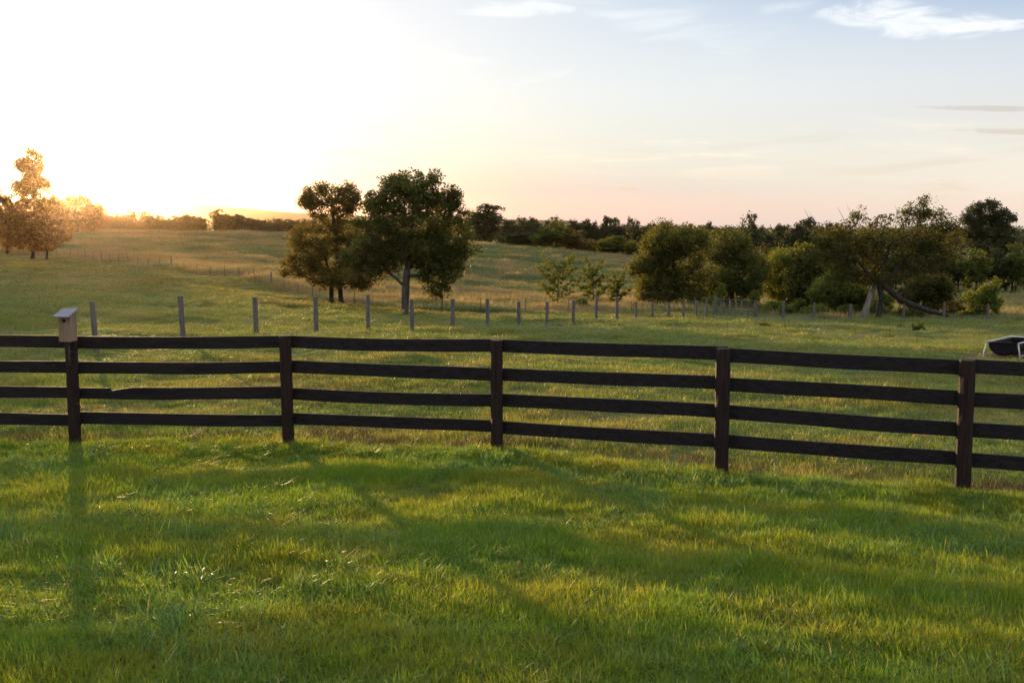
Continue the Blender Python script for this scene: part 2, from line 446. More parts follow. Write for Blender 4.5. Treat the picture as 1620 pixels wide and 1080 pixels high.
# ------------------------------------------------------------------ ground sheet
def smooth01(q): q = np.clip(q, 0, 1); return q * q * (3 - 2 * q)
FIELD = [(0, 152), (115, 138), (205, 120), (335, 100), (430, 88), (495, 78), (560, 71), (640, 68.2), (760, 69), (900, 71), (1000, 71.5), (1100, 71), (1140, 70)]
FIELD_XY = [(ray(px, 470)[0] * d, d) for px, d in FIELD]
_gx = np.array([q[0] for q in FIELD_XY]); _gy = np.array([q[1] for q in FIELD_XY])
PADDOCK = [(-40, 22), (150, 24.9), (289, 28.2), (405, 31.2), (500, 33.6), (582, 35.3), (652, 37.4), (716, 40.4), (772, 43.8),
           (821, 46.2), (865, 48.6), (907, 50.8), (943, 53.5), (976, 56), (1006, 58.5), (1032, 60.7), (1058, 62.7), (1081, 64.5),
           (1102, 66), (1117, 67), (1130, 67.8), (1196, 68.5), (1239, 68.5), (1287, 68.3), (1345, 67.8), (1429, 67.2), (1493, 66.6), (1562, 66), (1640, 65.5), (1730, 65)]
PADDOCK_XY = [(ray(px, 510)[0] * d, d) for px, d in PADDOCK]
_px = np.array([q[0] for q in PADDOCK_XY]); _py = np.array([q[1] for q in PADDOCK_XY])

def meadow_mask(x, y):
    """1 where the tall hay meadow grows: beyond the field fence at left, beyond the paddock fence at right."""
    a = np.where(x < _gx[-1], np.interp(x, _gx, _gy), np.interp(x, _px, _py) + 3.2)
    a = np.where(x < _gx[0], _gy[0], a)
    return smooth01((y - a) / 1.2)

def dry_mask(x, y):
    """seed head patches of the meadow, in drifts."""
    t = x / np.maximum(y, 1)
    b = 0.22 * np.exp(-((y - 92) / 26) ** 2) + 0.16 * np.exp(-((y - 250) / 22) ** 2) - 0.12 * smooth01((t + 0.3) / 0.3) * np.exp(-((y - 180) / 45) ** 2)
    b = b - 0.22 * smooth01((t - 0.12) / 0.06) * smooth01((130 - y) / 30)
    b = b + 0.14 * smooth01((-t - 0.18) / 0.1) * np.exp(-((y - 135) / 18) ** 2)
    b = b + 0.34 * np.exp(-((y - np.interp(x, _gx, _gy) - 9) / 9) ** 2) * smooth01((-t - 0.16) / 0.08)
    return smooth01((0.8 * fbm(x / 24, y / 16, 77, 3) + 0.35 * fbm(x / 6, y / 4.0, 79, 3) + b + 0.0) / 0.34)

BARE = [(ground_px(px, py, a_, b_), rx, ry) for px, py, a_, b_, rx, ry in ((545, 488, 45, 90, 2.6, 1.2), (590, 491, 45, 90, 2.6, 1.2), (640, 497, 45, 90, 2.8, 1.3), (700, 500, 45, 90, 2.8, 1.1), (30, 405, 90, 150, 12, 4), (1575, 568, 18, 45, 2.0, 1.2), (1535, 563, 18, 45, 1.5, 0.8), (1615, 566, 18, 45, 1.6, 1.3), (1480, 564, 18, 45, 1.1, 0.4))]
def bare_mask(x, y):
    """trodden earth below the two trees, the left grove, and round the feed trough."""
    m = np.zeros_like(x)
    for c, rx, ry in BARE:
        m = np.maximum(m, np.exp(-((x - c.x) / rx) ** 2 - ((y - c.y) / ry) ** 2))
    return smooth01((m + 0.35 * fbm(x / 1.4, y / 1.0, 91, 3) - 0.35) / 0.35)

ys = np.concatenate([np.linspace(-6, 3, 14, endpoint=False), np.geomspace(3, 340, 560), np.geomspace(346, 6700, 70)])
ss = np.linspace(-1, 1, 420)
gy = np.repeat(ys[:, None], len(ss), 1)
gx = ss[None, :] * (np.maximum(gy, 0) * 0.86 + 9)
gz = height(gx, gy)
verts = np.stack([gx, gy, gz], -1).reshape(-1, 3)
nr, nc = gx.shape
ii = (np.arange(nr - 1)[:, None] * nc + np.arange(nc - 1)[None, :]).reshape(-1)
faces = np.stack([ii, ii + 1, ii + nc + 1, ii + nc], 1)

m, nt = new_mat('pasture_and_lawn_ground')
at = nt.n('ShaderNodeAttribute', attribute_name='cover')
sepc = nt.n('ShaderNodeSeparateColor'); nt.l(at.outputs['Color'], sepc.inputs[0])
geo = nt.n('ShaderNodeNewGeometry'); pos = geo.outputs['Position']
n1 = nt.noise(nt.mapping(pos, (0.5, 0.8, 0.5)), 1.2, 5, 0.6); n2 = nt.noise(pos, 9.0, 4, 0.7); n3 = nt.noise(nt.mapping(pos, (0.06, 0.12, 0.1)), 1.0, 4)
past = nt.mix(nt.rng(n1, 0.35, 0.65), (0.08, 0.12, 0.022), (0.13, 0.14, 0.035))
past = nt.mix(nt.math('MULTIPLY', nt.rng(n3, 0.45, 0.65), 0.6), past, (0.16, 0.125, 0.05))
mead = nt.mix(nt.rng(n1, 0.35, 0.65), (0.075, 0.105, 0.04), (0.115, 0.13, 0.05))
mead = nt.mix(sepc.outputs[1], mead, nt.mix(n1, (0.20, 0.15, 0.065), (0.13, 0.115, 0.05)))
c = nt.mix(sepc.outputs[0], past, mead)
c = nt.mix(sepc.outputs[2], c, nt.mix(n2, (0.10, 0.062, 0.042), (0.16, 0.10, 0.07)))
hsv = nt.n('ShaderNodeHueSaturation'); nt.l(c, hsv.inputs['Color']); nt.l(nt.math('ADD', nt.math('MULTIPLY', n2, 0.8), 0.6), hsv.inputs['Value'])
finish(nt, principled(nt, hsv.outputs[0], 0.9, 0.05, n2, 0.6, 0.05))
me = np_mesh('ground', verts, faces, m)
me.polygons.foreach_set('use_smooth', [True] * len(me.polygons))
ca = me.color_attributes.new('cover', 'FLOAT_COLOR', 'POINT')
fxv, fyv = verts[:, 0], verts[:, 1]
cc = np.stack([meadow_mask(fxv, fyv), dry_mask(fxv, fyv), bare_mask(fxv, fyv), np.ones(len(fxv))], 1)
ca.data.foreach_set('color', cc.astype(np.float32).ravel())
g = link('ground', me); tag(g, 'grassy pasture, lawn and hay meadow ground rolling down and up to the crest', 'ground', kind='structure')

# distant ridge of hazy hills
def ridge(name, d, px0, px1, prof, mat, label):
    mb = MB(); pts = []
    pxs = np.linspace(px0, px1, 160)
    top = np.interp(pxs, [q[0] for q in prof], [q[1] for q in prof])
    rows = []
    for k, (dd, hh) in enumerate(((0, 0), (120, 0.5), (300, 0.85), (520, 1.0), (800, 0.8), (1150, 0.0))):
        row = []
        for px, ty in zip(pxs, top):
            p = P(px, ty, d + 520); b = -85 + EYE
            zz = b + (p.z - b) * hh * (1 + 0.05 * float(vnoise(px / 30.0 + k, k * 1.7, 5))) if 0 < hh < 1 else b + (p.z - b) * hh
            t = ray(px, 345)[0]
            row.append((t * (d + dd), d + dd, zz))
        rows.append(row)
    vs = [q for r_ in rows for q in r_]; n = len(pxs); fs = []
    for i in range(len(rows) - 1):
        for k in range(n - 1): fs.append((i * n + k, i * n + k + 1, (i + 1) * n + k + 1, (i + 1) * n + k))
    mb.add(vs, fs)
    o = mb.build(name, mat, smooth=True); tag(o, label, 'hills', kind='structure'); return o
m, nt = new_mat('wooded_hills'); geo = nt.n('ShaderNodeNewGeometry')
n = nt.noise(geo.outputs['Position'], 0.02, 5)
finish(nt, principled(nt, nt.mix(n, (0.03, 0.045, 0.02), (0.06, 0.07, 0.035)), 0.95, 0.05))
ridge('hills', 5400, -500, 900, [(-500, 345), (-200, 330), (60, 322), (200, 319), (310, 323), (400, 331), (470, 337), (560, 341), (700, 345), (900, 349)], m, 'pale hazy mountain ridge low on the horizon behind the left tree line')

# ------------------------------------------------------------------ grass
def blades(n, rad, lmin, lmax, wid, lean, seed, square=False, seeds=0.0, curl=1.0):
    r = np.random.default_rng(seed)
    if square:
        bx, by = r.uniform(-rad, rad, n), r.uniform(-rad, rad, n)
    else:
        a, q = r.uniform(0, 2 * np.pi, n), rad * np.sqrt(r.uniform(0, 1, n)); bx, by = q * np.cos(a), q * np.sin(a)
    L = r.uniform(lmin, lmax, n) * (0.75 + 0.5 * r.random(n)); yaw = r.uniform(0, 2 * np.pi, n)
    ln = np.abs(r.normal(0, lean, n)) + 0.08; w = wid * r.uniform(0.6, 1.4, n)
    dx, dy = np.cos(yaw), np.sin(yaw)
    tw = yaw + np.pi / 2 + r.normal(0, 0.5, n); wx, wy = np.cos(tw), np.sin(tw)
    S = np.array([0, 0.38, 0.74, 1.0]); WT = np.array([0.8, 1.0, 0.62, 0.06])
    V = np.zeros((n, 4, 2, 3))
    for k, (s, wt) in enumerate(zip(S, WT)):
        hor = ln * L * (0.25 * s + 0.75 * s ** (1 + curl)); up = L * s * (1 - 0.28 * np.minimum(ln, 1.6) * s)
        cx, cy = bx + dx * hor, by + dy * hor
        for j, sg in enumerate((-0.5, 0.5)):
            V[:, k, j, 0] = cx + sg * w * wt * wx; V[:, k, j, 1] = cy + sg * w * wt * wy; V[:, k, j, 2] = up
    o = np.arange(n)[:, None] * 8
    fc = np.concatenate([o + np.array([[2 * k, 2 * k + 1, 2 * k + 3, 2 * k + 2]]) for k in range(3)], 0)
    return V.reshape(-1, 3), fc

def grass_mat(name, cols, tgain, trans=0.45, rough=0.42, spec=0.35, dry=(0.24, 0.19, 0.09), dryamt=0.12, big=(0.35, 0.5)):
    m, nt = new_mat(name)
    geo = nt.n('ShaderNodeNewGeometry'); oi = nt.n('ShaderNodeObjectInfo')
    pos = geo.outputs['Position']
    n1 = nt.noise(nt.mapping(pos, (big[0], big[1], 0.0)), 1.6, 4, 0.6, 0.5)
    n2 = nt.noise(nt.mapping(pos, (big[0] * 3, big[1] * 3, 0.0), loc=(5, 9, 0)), 1.3, 3)
    c = nt.mix(nt.rng(n1, 0.36, 0.64), cols[0], cols[1])
    c = nt.mix(nt.math('MULTIPLY', nt.rng(n2, 0.5, 0.72), 0.75), c, cols[2])
    rnd = geo.outputs['Random Per Island']
    c = nt.mix(nt.rng(rnd, 1.0 - dryamt, 1.0), c, dry)
    v = nt.math('ADD', nt.math('MULTIPLY', rnd, 0.5), nt.math('ADD', nt.math('MULTIPLY', oi.outputs['Random'], 0.3), 0.6))
    hsv = nt.n('ShaderNodeHueSaturation'); nt.l(c, hsv.inputs['Color']); nt.l(v, hsv.inputs['Value'])
    tcol = nt.mix(1.0, hsv.outputs[0], tgain, 'MULTIPLY')
    leafy(nt, hsv.outputs[0], tcol, trans, rough, spec)
    return m

M['lawn'] = grass_mat('lawn_blades', ((0.100, 0.168, 0.020), (0.158, 0.180, 0.022), (0.090, 0.162, 0.042)), (2.0, 1.8, 0.5), 0.5, 0.5, 0.18, dryamt=0.06)
M['tuft'] = grass_mat('coarse_lawn_blades', ((0.085, 0.155, 0.048), (0.095, 0.165, 0.042), (0.12, 0.16, 0.04)), (1.8, 1.7, 0.7), 0.45, 0.5, 0.16, dryamt=0.08)
M['pasture'] = grass_mat('pasture_blades', ((0.085, 0.145, 0.024), (0.145, 0.155, 0.034), (0.20, 0.155, 0.058)), (1.9, 1.65, 0.6), 0.45, 0.5, 0.3, dryamt=0.16, big=(0.17, 0.34))
M['hay'] = grass_mat('meadow_blades', ((0.080, 0.118, 0.048), (0.12, 0.135, 0.052), (0.14, 0.14, 0.056)), (1.7, 1.5, 0.7), 0.4, 0.55, 0.25, dryamt=0.10, big=(0.05, 0.1))
M['seed'] = grass_mat('meadow_seed_heads', ((0.22, 0.18, 0.09), (0.27, 0.21, 0.105), (0.17, 0.16, 0.07)), (1.5, 1.3, 0.8), 0.5, 0.6, 0.2, dryamt=0.2, big=(0.05, 0.1))

M['field'] = grass_mat('field_blades', ((0.088, 0.130, 0.024), (0.165, 0.150, 0.042), (0.30, 0.20, 0.09)), (1.9, 1.6, 0.6), 0.45, 0.5, 0.2, dryamt=0.2, big=(0.09, 0.22))
def protos(name, mat, count, **kw):
    out = []
    for k in range(count):
        v, f = blades(seed=hash_seed(name, k), **kw)
        out.append(bpy.data.objects.new(name, np_mesh(name, v, f, mat)))
    return out
def hash_seed(s, k): return sum(ord(c) * (i + 1) for i, c in enumerate(s)) * 13 + k * 101

def scatter(name, label, cat, pts, rot, scl, idx, objs):
    """one stuff object: a point mesh whose geometry nodes stand a tuft on every point."""
    me = bpy.data.meshes.new(name)
    me.vertices.add(len(pts)); me.vertices.foreach_set('co', np.ascontiguousarray(pts, np.float32).ravel())
    for nm, ty, dat in (('rot', 'FLOAT_VECTOR', rot), ('scl', 'FLOAT_VECTOR', scl)):
        a = me.attributes.new(nm, ty, 'POINT'); a.data.foreach_set('vector', np.ascontiguousarray(dat, np.float32).ravel())
    a = me.attributes.new('idx', 'INT', 'POINT'); a.data.foreach_set('value', np.ascontiguousarray(idx, np.int32))
    ob = link(name, me); tag(ob, label, cat, kind='stuff')
    ng = bpy.data.node_groups.new(name, 'GeometryNodeTree')
    ng.interface.new_socket('Geometry', in_out='INPUT', socket_type='NodeSocketGeometry')
    ng.interface.new_socket('Geometry', in_out='OUTPUT', socket_type='NodeSocketGeometry')
    N, Lk = ng.nodes, ng.links
    gi = N.new('NodeGroupInput'); go = N.new('NodeGroupOutput')
    iop = N.new('GeometryNodeInstanceOnPoints'); jn = N.new('GeometryNodeJoinGeometry')
    for o in reversed(objs):
        oi = N.new('GeometryNodeObjectInfo'); oi.inputs['Object'].default_value = o; oi.inputs['As Instance'].default_value = True
        Lk.new(oi.outputs['Geometry'], jn.inputs[0])
    def named(nm, ty):
        a = N.new('GeometryNodeInputNamedAttribute'); a.data_type = ty; a.inputs['Name'].default_value = nm
        return a.outputs['Attribute']
    e2r = N.new('FunctionNodeEulerToRotation'); Lk.new(named('rot', 'FLOAT_VECTOR'), e2r.inputs[0])
    Lk.new(gi.outputs[0], iop.inputs['Points']); Lk.new(jn.outputs[0], iop.inputs['Instance'])
    iop.inputs['Pick Instance'].default_value = True
    Lk.new(named('idx', 'INT'), iop.inputs['Instance Index'])
    Lk.new(e2r.outputs[0], iop.inputs['Rotation']); Lk.new(named('scl', 'FLOAT_VECTOR'), iop.inputs['Scale'])
    Lk.new(iop.outputs[0], go.inputs[0])
    md = ob.modifiers.new('scatter', 'NODES'); md.node_group = ng
    return ob

def poisson_rows(y0, y1, step_of_y, half_of_y, rng):
    """jittered rows whose spacing grows with distance."""
    xs, yy = [], []
    y = y0
    while y < y1:
        st = step_of_y(y); hw = half_of_y(y)
        n = max(2, int(2 * hw / st))
        xs.append(np.linspace(-hw, hw, n) + rng.uniform(-0.5, 0.5, n) * st); yy.append(y + rng.uniform(-0.5, 0.5, n) * st)
        y += st * 0.9
    return np.concatenate(xs), np.concatenate(yy)

def lay(name, label, cat, x, y, objs, sxy, sz, tilt=0.12, w=None, rng=RNG, sink=0.0):
    n = len(x)
    z = height(x, y) - sink
    rot = np.stack([rng.normal(0, tilt, n), rng.normal(0, tilt, n), rng.uniform(0, 6.283, n)], 1)
    scl = np.stack([sxy, sxy, sz], 1)
    return scatter(name, label, cat, np.stack([x, y, z], 1), rot, scl, rng.integers(0, len(objs), n), objs)

half = lambda y: 0.60 * y + 1.2
# lawn
x, y = poisson_rows(3.2, 13.2, lambda y: 0.17, half, RNG)
k = (y < fence_y(x) + 0.05); x, y = x[k], y[k]
hn = 0.85 + 0.75 * fbm(x / 0.8, y / 0.6, 61, 3) + 0.35 * fbm(x / 3.0, y / 2.2, 62, 2)
lawn_p = protos('lawn_tuft', M['lawn'], 6, n=620, rad=0.20, lmin=0.055, lmax=0.115, wid=0.0042, lean=0.55)
lay('lawn_grass', 'thick green lawn grass in front of the black board fence', 'grass', x, y, lawn_p, RNG.uniform(0.9, 1.25, len(x)), np.clip(hn, 0.45, 1.6), 0.10)
# coarse broad bladed tufts in drifts
x, y = poisson_rows(3.2, 12.6, lambda y: 0.26, half, RNG)
k = (fbm(x / 1.7, y / 1.1, 66, 3) + RNG.normal(0, 0.12, len(x)) > 0.06) & (y < fence_y(x) - 0.15); x, y = x[k], y[k]
tuft_p = protos('coarse_tuft', M['tuft'], 5, n=130, rad=0.17, lmin=0.07, lmax=0.15, wid=0.0062, lean=0.75, curl=1.4)
lay('lawn_coarse_grass', 'broad bladed blue green grass tufts scattered in the lawn', 'grass', x, y, tuft_p, RNG.uniform(0.8, 1.3, len(x)), RNG.uniform(0.7, 1.3, len(x)), 0.2)
x, y = poisson_rows(3.4, 8.5, lambda y: 0.8, half, RNG)
long_p = protos('long_blade_tuft', M['tuft'], 4, n=12, rad=0.25, lmin=0.10, lmax=0.16, wid=0.0060, lean=0.5, curl=1.6)
lay('lawn_long_grass', 'long arching single grass blades standing out of the near lawn', 'grass', x, y, long_p, RNG.uniform(0.8, 1.3, len(x)), RNG.uniform(0.7, 1.15, len(x)), 0.15)
# paddock pasture
x, y = poisson_rows(10.0, 72, lambda y: 0.30 + 0.013 * max(y - 14, 0), half, RNG)
k = (y > fence_y(x) + 0.12) & (meadow_mask(x, y) < 0.5); x, y = x[k], y[k]
b = bare_mask(x, y); k = RNG.random(len(x)) > b * 0.93; x, y = x[k], y[k]
near = np.exp(-np.maximum(y - fence_y(x) - 0.2, 0) / 0.7)
hn = np.clip(0.8 + 1.1 * fbm(x / 2.2, y / 1.5, 71, 3) + 0.5 * fbm(x / 9, y / 6, 72, 2), 0.25, 2.2) + 0.1 * near
past_p = protos('pasture_tuft', M['pasture'], 6, n=420, rad=0.30, lmin=0.05, lmax=0.12, wid=0.0055, lean=0.7)
sc = (0.30 + 0.013 * np.maximum(y - 14, 0)) / 0.30
lay('pasture_grass', 'grazed yellow green pasture grass between the board fence and the grey posts', 'grass', x, y, past_p, sc * RNG.uniform(0.9, 1.2, len(x)), hn * (1 + 0.25 * (sc - 1)), 0.10)
# rough brownish strip the mower misses under the board fence
x, y = poisson_rows(8.0, 13.6, lambda y: 0.2, half, RNG)
sdist = y - fence_y(x)
k = (sdist > 0.12) & (sdist < 1.0 + 0.8 * fbm(x / 1.1, x * 0 + 3, 83, 2)) & (fbm(x / 0.9, y / 0.5, 84, 2) > -0.22); x, y = x[k], y[k]
M['rough'] = grass_mat('rough_strip_blades', ((0.060, 0.055, 0.022), (0.075, 0.060, 0.028), (0.05, 0.062, 0.02)), (1.3, 1.1, 0.6), 0.3, 0.6, 0.12, dry=(0.15, 0.11, 0.06), dryamt=0.2)
rough_p = protos('rough_tuft', M['rough'], 4, n=240, rad=0.2, lmin=0.06, lmax=0.17, wid=0.005, lean=0.8, curl=1.4)
lay('rough_grass', 'rough brownish unmown grass strip along the far side of the board fence', 'grass', x, y, rough_p, RNG.uniform(0.8, 1.3, len(x)), RNG.uniform(0.6, 1.2, len(x)), 0.25)
# mown field at left beyond the paddock posts
x, y = poisson_rows(60, 155, lambda y: 0.9 + 0.012 * (y - 60), lambda y: 0.62 * y, RNG)
k = (meadow_mask(x, y) < 0.5) & (x < ray(1130, 480)[0] * y) & (y > 60); x, y = x[k], y[k]
hn = np.clip(1.0 + 1.9 * fbm(x / 6, y / 3.2, 73, 3), 0.25, 2.8)
sc = (0.9 + 0.012 * (y - 60)) / 0.30
field_p = protos('field_tuft', M['field'], 6, n=420, rad=0.30, lmin=0.05, lmax=0.12, wid=0.0065, lean=0.7)
lay('field_grass', 'short green field grass on the rise below the left grove', 'grass', x, y, field_p, sc * RNG.uniform(0.9, 1.2, len(x)), hn * 1.5, 0.06)
# meadow
x, y = poisson_rows(60, 275, lambda y: 0.9 + 0.010 * (y - 60), lambda y: 0.62 * y, RNG)
k = meadow_mask(x, y) > 0.5; x, y = x[k], y[k]
hay_p = protos('hay_tuft', M['hay'], 6, n=330, rad=0.8, lmin=0.28, lmax=0.62, wid=0.022, lean=0.45)
seed_p = protos('seed_head_tuft', M['seed'], 6, n=300, rad=0.8, lmin=0.40, lmax=0.80, wid=0.020, lean=0.40)
dm = dry_mask(x, y)
kd = RNG.random(len(x)) < 0.08 + 0.80 * dm
sc = (0.9 + 0.010 * (y - 60)) / 0.9
sxy = sc * RNG.uniform(0.9, 1.25, len(x)); hn = np.clip(0.85 + 0.8 * fbm(x / 6, y / 3, 75, 3), 0.4, 1.6) * (0.9 + 0.15 * sc)
lay('meadow_grass', 'tall grey green hay meadow grass over the far slope', 'grass', x[~kd], y[~kd], hay_p, sxy[~kd], hn[~kd], 0.05)
lay('meadow_seed_grass', 'tan seed heads drifting in bands across the hay meadow', 'grass', x[kd], y[kd], seed_p, sxy[kd], hn[kd], 0.05)

# a lone seed head standing out of the lawn
b0 = ground(806, 6.2, 930)
mb = MB(); tip = P(820, 896, 6.12)
pts = [b0 + (tip - b0) * s + Vector((-0.018 * math.sin(math.pi * s), 0, 0)) for s in np.linspace(0, 1, 7)]
e = empty('seed_stalk', b0, 'single pale seed head on a bent stalk standing in the lawn', 'grass stalk')
mb.tube([p - b0 for p in pts], 0.0016, 5); mb.build('stalk', M['seed'], e)
mb = MB(); d = (pts[-1] - pts[-2]).normalized(); q = pts[-1] - b0
mb.tube([q + Vector((0.1 * s * 0.04, 0, s * 0.042)) for s in (0, 0.2, 0.5, 0.8, 1.0)], [0.003, 0.009, 0.011, 0.008, 0.002], 8); mb.build('head', M['seed'], e, smooth=True)

# ------------------------------------------------------------------ board fence
fence = empty('board_fence', (POST_XY[3][0], POST_XY[3][1], hz(*POST_XY[3])), 'black brown four board fence crossing the lawn edge in a gentle curve', 'fence')
FO = fence.location.copy()
PB = [Vector((x, y, EYE - 2.59 + q)) for (x, y), q in zip(POST_XY, (0.0, 0.0, 0.0, 0.01, 0.045, 0.0, -0.02))]
POST_H = [1.235, 1.235, 1.235, 1.235, 1.22, 1.235, 1.235]
LEAN = [(0, 0), (0.012, 0), (-0.004, 0), (-0.004, 0.01), (-0.006, 0.01), (-0.016, 0.0), (0, 0)]
def post_mesh(mb, base, h, r, lean, seed, below=0.35, facets=12):
    rr = np.random.default_rng(seed); rings = []
    zs = np.linspace(-below, h, 15)
    wob = rr.normal(0, 1, (len(zs), facets))
    for i, z in enumerate(zs):
        ring = []
        for k in range(facets):
            a = 2 * math.pi * k / facets + 0.26
            q = 1.0 / max(abs(math.cos(a)), abs(math.sin(a)))
            rad = r * (0.80 + 0.20 * min(q, 1.22)) * (1 + 0.022 * wob[i, k] - 0.03 * (i == len(zs) - 1))
            ring.append(base + Vector((rad * math.cos(a) + lean[0] * (z - 0.6), rad * math.sin(a) + lean[1] * (z - 0.6), z)))
        rings.append(ring)
    mb.loft(rings)
for i, b in enumerate(PB):
    mb = MB(); post_mesh(mb, b - FO, POST_H[i], 0.069 if i < 4 else 0.074, LEAN[i], 40 + i)
    mb.build('post', M['post'], fence, smooth=False)
TOPS = [1.225, 0.915, 0.615, 0.305]
for i in range(len(PB) - 1):
    a, b = PB[i], PB[i + 1]
    d = (b - a); d.z = 0; L = d.length; ux = d.normalized(); nrm = Vector((-ux.y, ux.x, 0))
    if nrm.y < 0: nrm = -nrm
    for j, tp in enumerate(TOPS):
        rr = np.random.default_rng(i * 10 + j); ns = 16
        o0, o1 = rr.normal(0, 0.007), rr.normal(0, 0.007); sag = abs(rr.normal(0, 0.010))
        if (i, j) == (2, 1): o0, o1, sag = 0.022, -0.012, 0.004
        rings = []
        hgt = 0.142 + rr.normal(0, 0.003); wph = rr.uniform(0, 6)
        xs = [(-0.03 + (L + 0.06) * k / ns) for k in range(ns + 1)]
        broken = (i, j) == (1, 2)
        if broken: xs = sorted(xs + [0.40, 0.415, 0.47, 0.56, 0.66])
        for xx in xs:
            s = xx / L
            zt = a.z + (b.z - a.z) * s + tp + o0 * (1 - s) + o1 * s - sag * math.sin(math.pi * min(max(s, 0), 1)) + 0.003 * math.sin(5 * s + wph)
            h0 = hgt + 0.0025 * math.sin(11 * s + wph * 2)
            zb = zt - h0
            if broken and 0.41 <= xx < 0.7: zt -= 0.042 * max(0, (0.68 - xx) / 0.27)
            if broken and xx < 0.41: zt -= 0.010
            c0 = a + ux * xx + nrm * (0.068 + 0.002 * (j % 2)); c0.z = 0
            c1 = c0 + nrm * 0.026
            rings.append([Vector((c0.x, c0.y, zb)) - FO, Vector((c0.x, c0.y, zt)) - FO, Vector((c1.x, c1.y, zt)) - FO, Vector((c1.x, c1.y, zb)) - FO])
        mb = MB(); mb.loft(rings)
        o = mb.build('board', M['board'], fence)
        if broken: o['label'] = 'board with a splintered notch in its top edge'

# ------------------------------------------------------------------ birdhouse on the fence post
pb = PB[1]
k = 11.55 / F
bh = empty('birdhouse', (pb.x + 0.05, pb.y - 0.17, pb.z + 1.19), 'small weathered wooden birdhouse with sloping grey roof on the fence post', 'birdhouse')
bh.rotation_euler = (0, 0, R(-5))
# local axes: -Y is the front with the hole; +Z up
hw, hd, hb, hf = 0.071, 0.072, 0.345, 0.298
mb = MB(); t = 0.016
prof = lambda y: hf + (hb - hf) * (y + hd) / (2 * hd)
hole_z, hole_r = 0.238, 0.020
# front panel with a real round hole: ring of quads from the hole to the rectangle
ring, outer = [], []
N = 24
for q in range(N):
    a = 2 * math.pi * q / N; ca_, sa_ = math.cos(a), math.sin(a)
    ring.append((hole_r * ca_, hole_z + hole_r * sa_))
    sx = (hw / abs(ca_)) if abs(ca_) > 1e-6 else 1e9
    sz_ = ((hf - hole_z) / sa_) if sa_ > 1e-6 else ((hole_z / -sa_) if sa_ < -1e-6 else 1e9)
    s_ = min(sx, sz_); outer.append((s_ * ca_, hole_z + s_ * sa_))
vs = [(x_, -hd, z_) for x_, z_ in ring] + [(x_, -hd, z_) for x_, z_ in outer] + [(x_, -hd + t, z_) for x_, z_ in ring]
fs = []
for q in range(N):
    q2 = (q + 1) % N
    fs += [(q, q2, N + q2, N + q), (q2, q, 2 * N + q, 2 * N + q2)]
mb.add(vs, fs)
corner = [(-hw, 0.0), (hw, 0.0)]
for cx_ in (-1, 1):  # fill the two lower and two upper corners left by the radial cut
    for cz_, zz in ((0, 0.0), (1, hf)):
        cand = [q for q in outer if abs(q[1] - zz) < 1e-6 and q[0] * cx_ > 0]
        cand2 = [q for q in outer if abs(q[0] - cx_ * hw) < 1e-6]
        if cand and cand2:
            e1 = max(cand, key=lambda q: abs(q[0])); e2 = min(cand2, key=lambda q: abs(q[1] - zz))
            mb.add([(e1[0], -hd, e1[1]), (cx_ * hw, -hd, zz), (e2[0], -hd, e2[1])], [(0, 1, 2)])
mb.build('front_panel', M['cedar'], bh)
mb = MB()
for sx in (-1, 1):
    x0, x1 = sx * hw, sx * (hw - t)
    mb.add([(x0, -hd + 0.001, 0.0), (x0, hd, 0.0), (x0, hd, hb), (x0, -hd + 0.001, hf), (x1, -hd + 0.001, 0.0), (x1, hd, 0.0), (x1, hd, hb), (x1, -hd + 0.001, hf)],
           [(0, 1, 2, 3), (4, 7, 6, 5), (0, 4, 5, 1), (1, 5, 6, 2), (3, 2, 6, 7), (0, 3, 7, 4)])
mb.build('side_panel', M['cedar'], bh)
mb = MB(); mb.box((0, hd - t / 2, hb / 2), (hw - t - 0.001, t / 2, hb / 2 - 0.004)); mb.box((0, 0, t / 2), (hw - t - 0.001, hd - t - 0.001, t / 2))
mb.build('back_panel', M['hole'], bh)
mb = MB(); sl = math.atan((hb - hf) / (2 * hd)) ; ay = Vector((0, math.cos(sl), math.sin(sl))); az_ = Vector((0, -math.sin(sl), math.cos(sl)))
mb.box(Vector((0, -0.022, prof(-0.022))) + az_ * 0.0115, (hw + 0.022, hd + 0.052, 0.009), (Vector((1, 0, 0)), ay, az_))
mb.build('roof', M['cedar_roof'], bh, bevel=0.002)
mb = MB(); mb.box((0.0, hd + 0.022, 0.05), (0.028, 0.02, 0.20)); mb.build('mounting_board', M['post'], bh)
mb = MB(); mb.tube([(-0.012, 0.03, -0.30), (-0.012, 0.03, 0.01)], 0.010, 10); mb.build('mounting_pipe', M['tpost'], bh, smooth=True)

# ------------------------------------------------------------------ paddock fence of grey posts
pf = empty('post_and_wire_fence', (PADDOCK_XY[8][0], PADDOCK_XY[8][1], hz(*PADDOCK_XY[8])), 'wire fence on weathered grey round posts running across the pasture', 'fence')
pts = [Vector((x, y, hz(x, y))) for x, y in PADDOCK_XY]
tops_px = {150: 472, 289: 469, 405: 468, 500: 467, 582: 467, 652: 468}
ph = []
for i, p in enumerate(pts):
    rr = np.random.default_rng(300 + i)
    h = 1.30 + rr.normal(0, 0.03)
    if 0 < i < 27:
        pass
    ph.append(h)
    mb = MB(); r = 0.078 + rr.normal(0, 0.008); ln = (rr.normal(0, 0.013), rr.normal(0, 0.02))
    zs = (-0.4, 0.0, 0.5, 1.0, h - 0.02, h)
    q = p - pf.location
    mb.tube([q + Vector((ln[0] * z, ln[1] * z, z)) for z in zs], [r * (1.05 - 0.05 * z) * (0.9 if z == h else 1) for z in zs], 10)
    mb.build('post', M['grey_post'], pf)
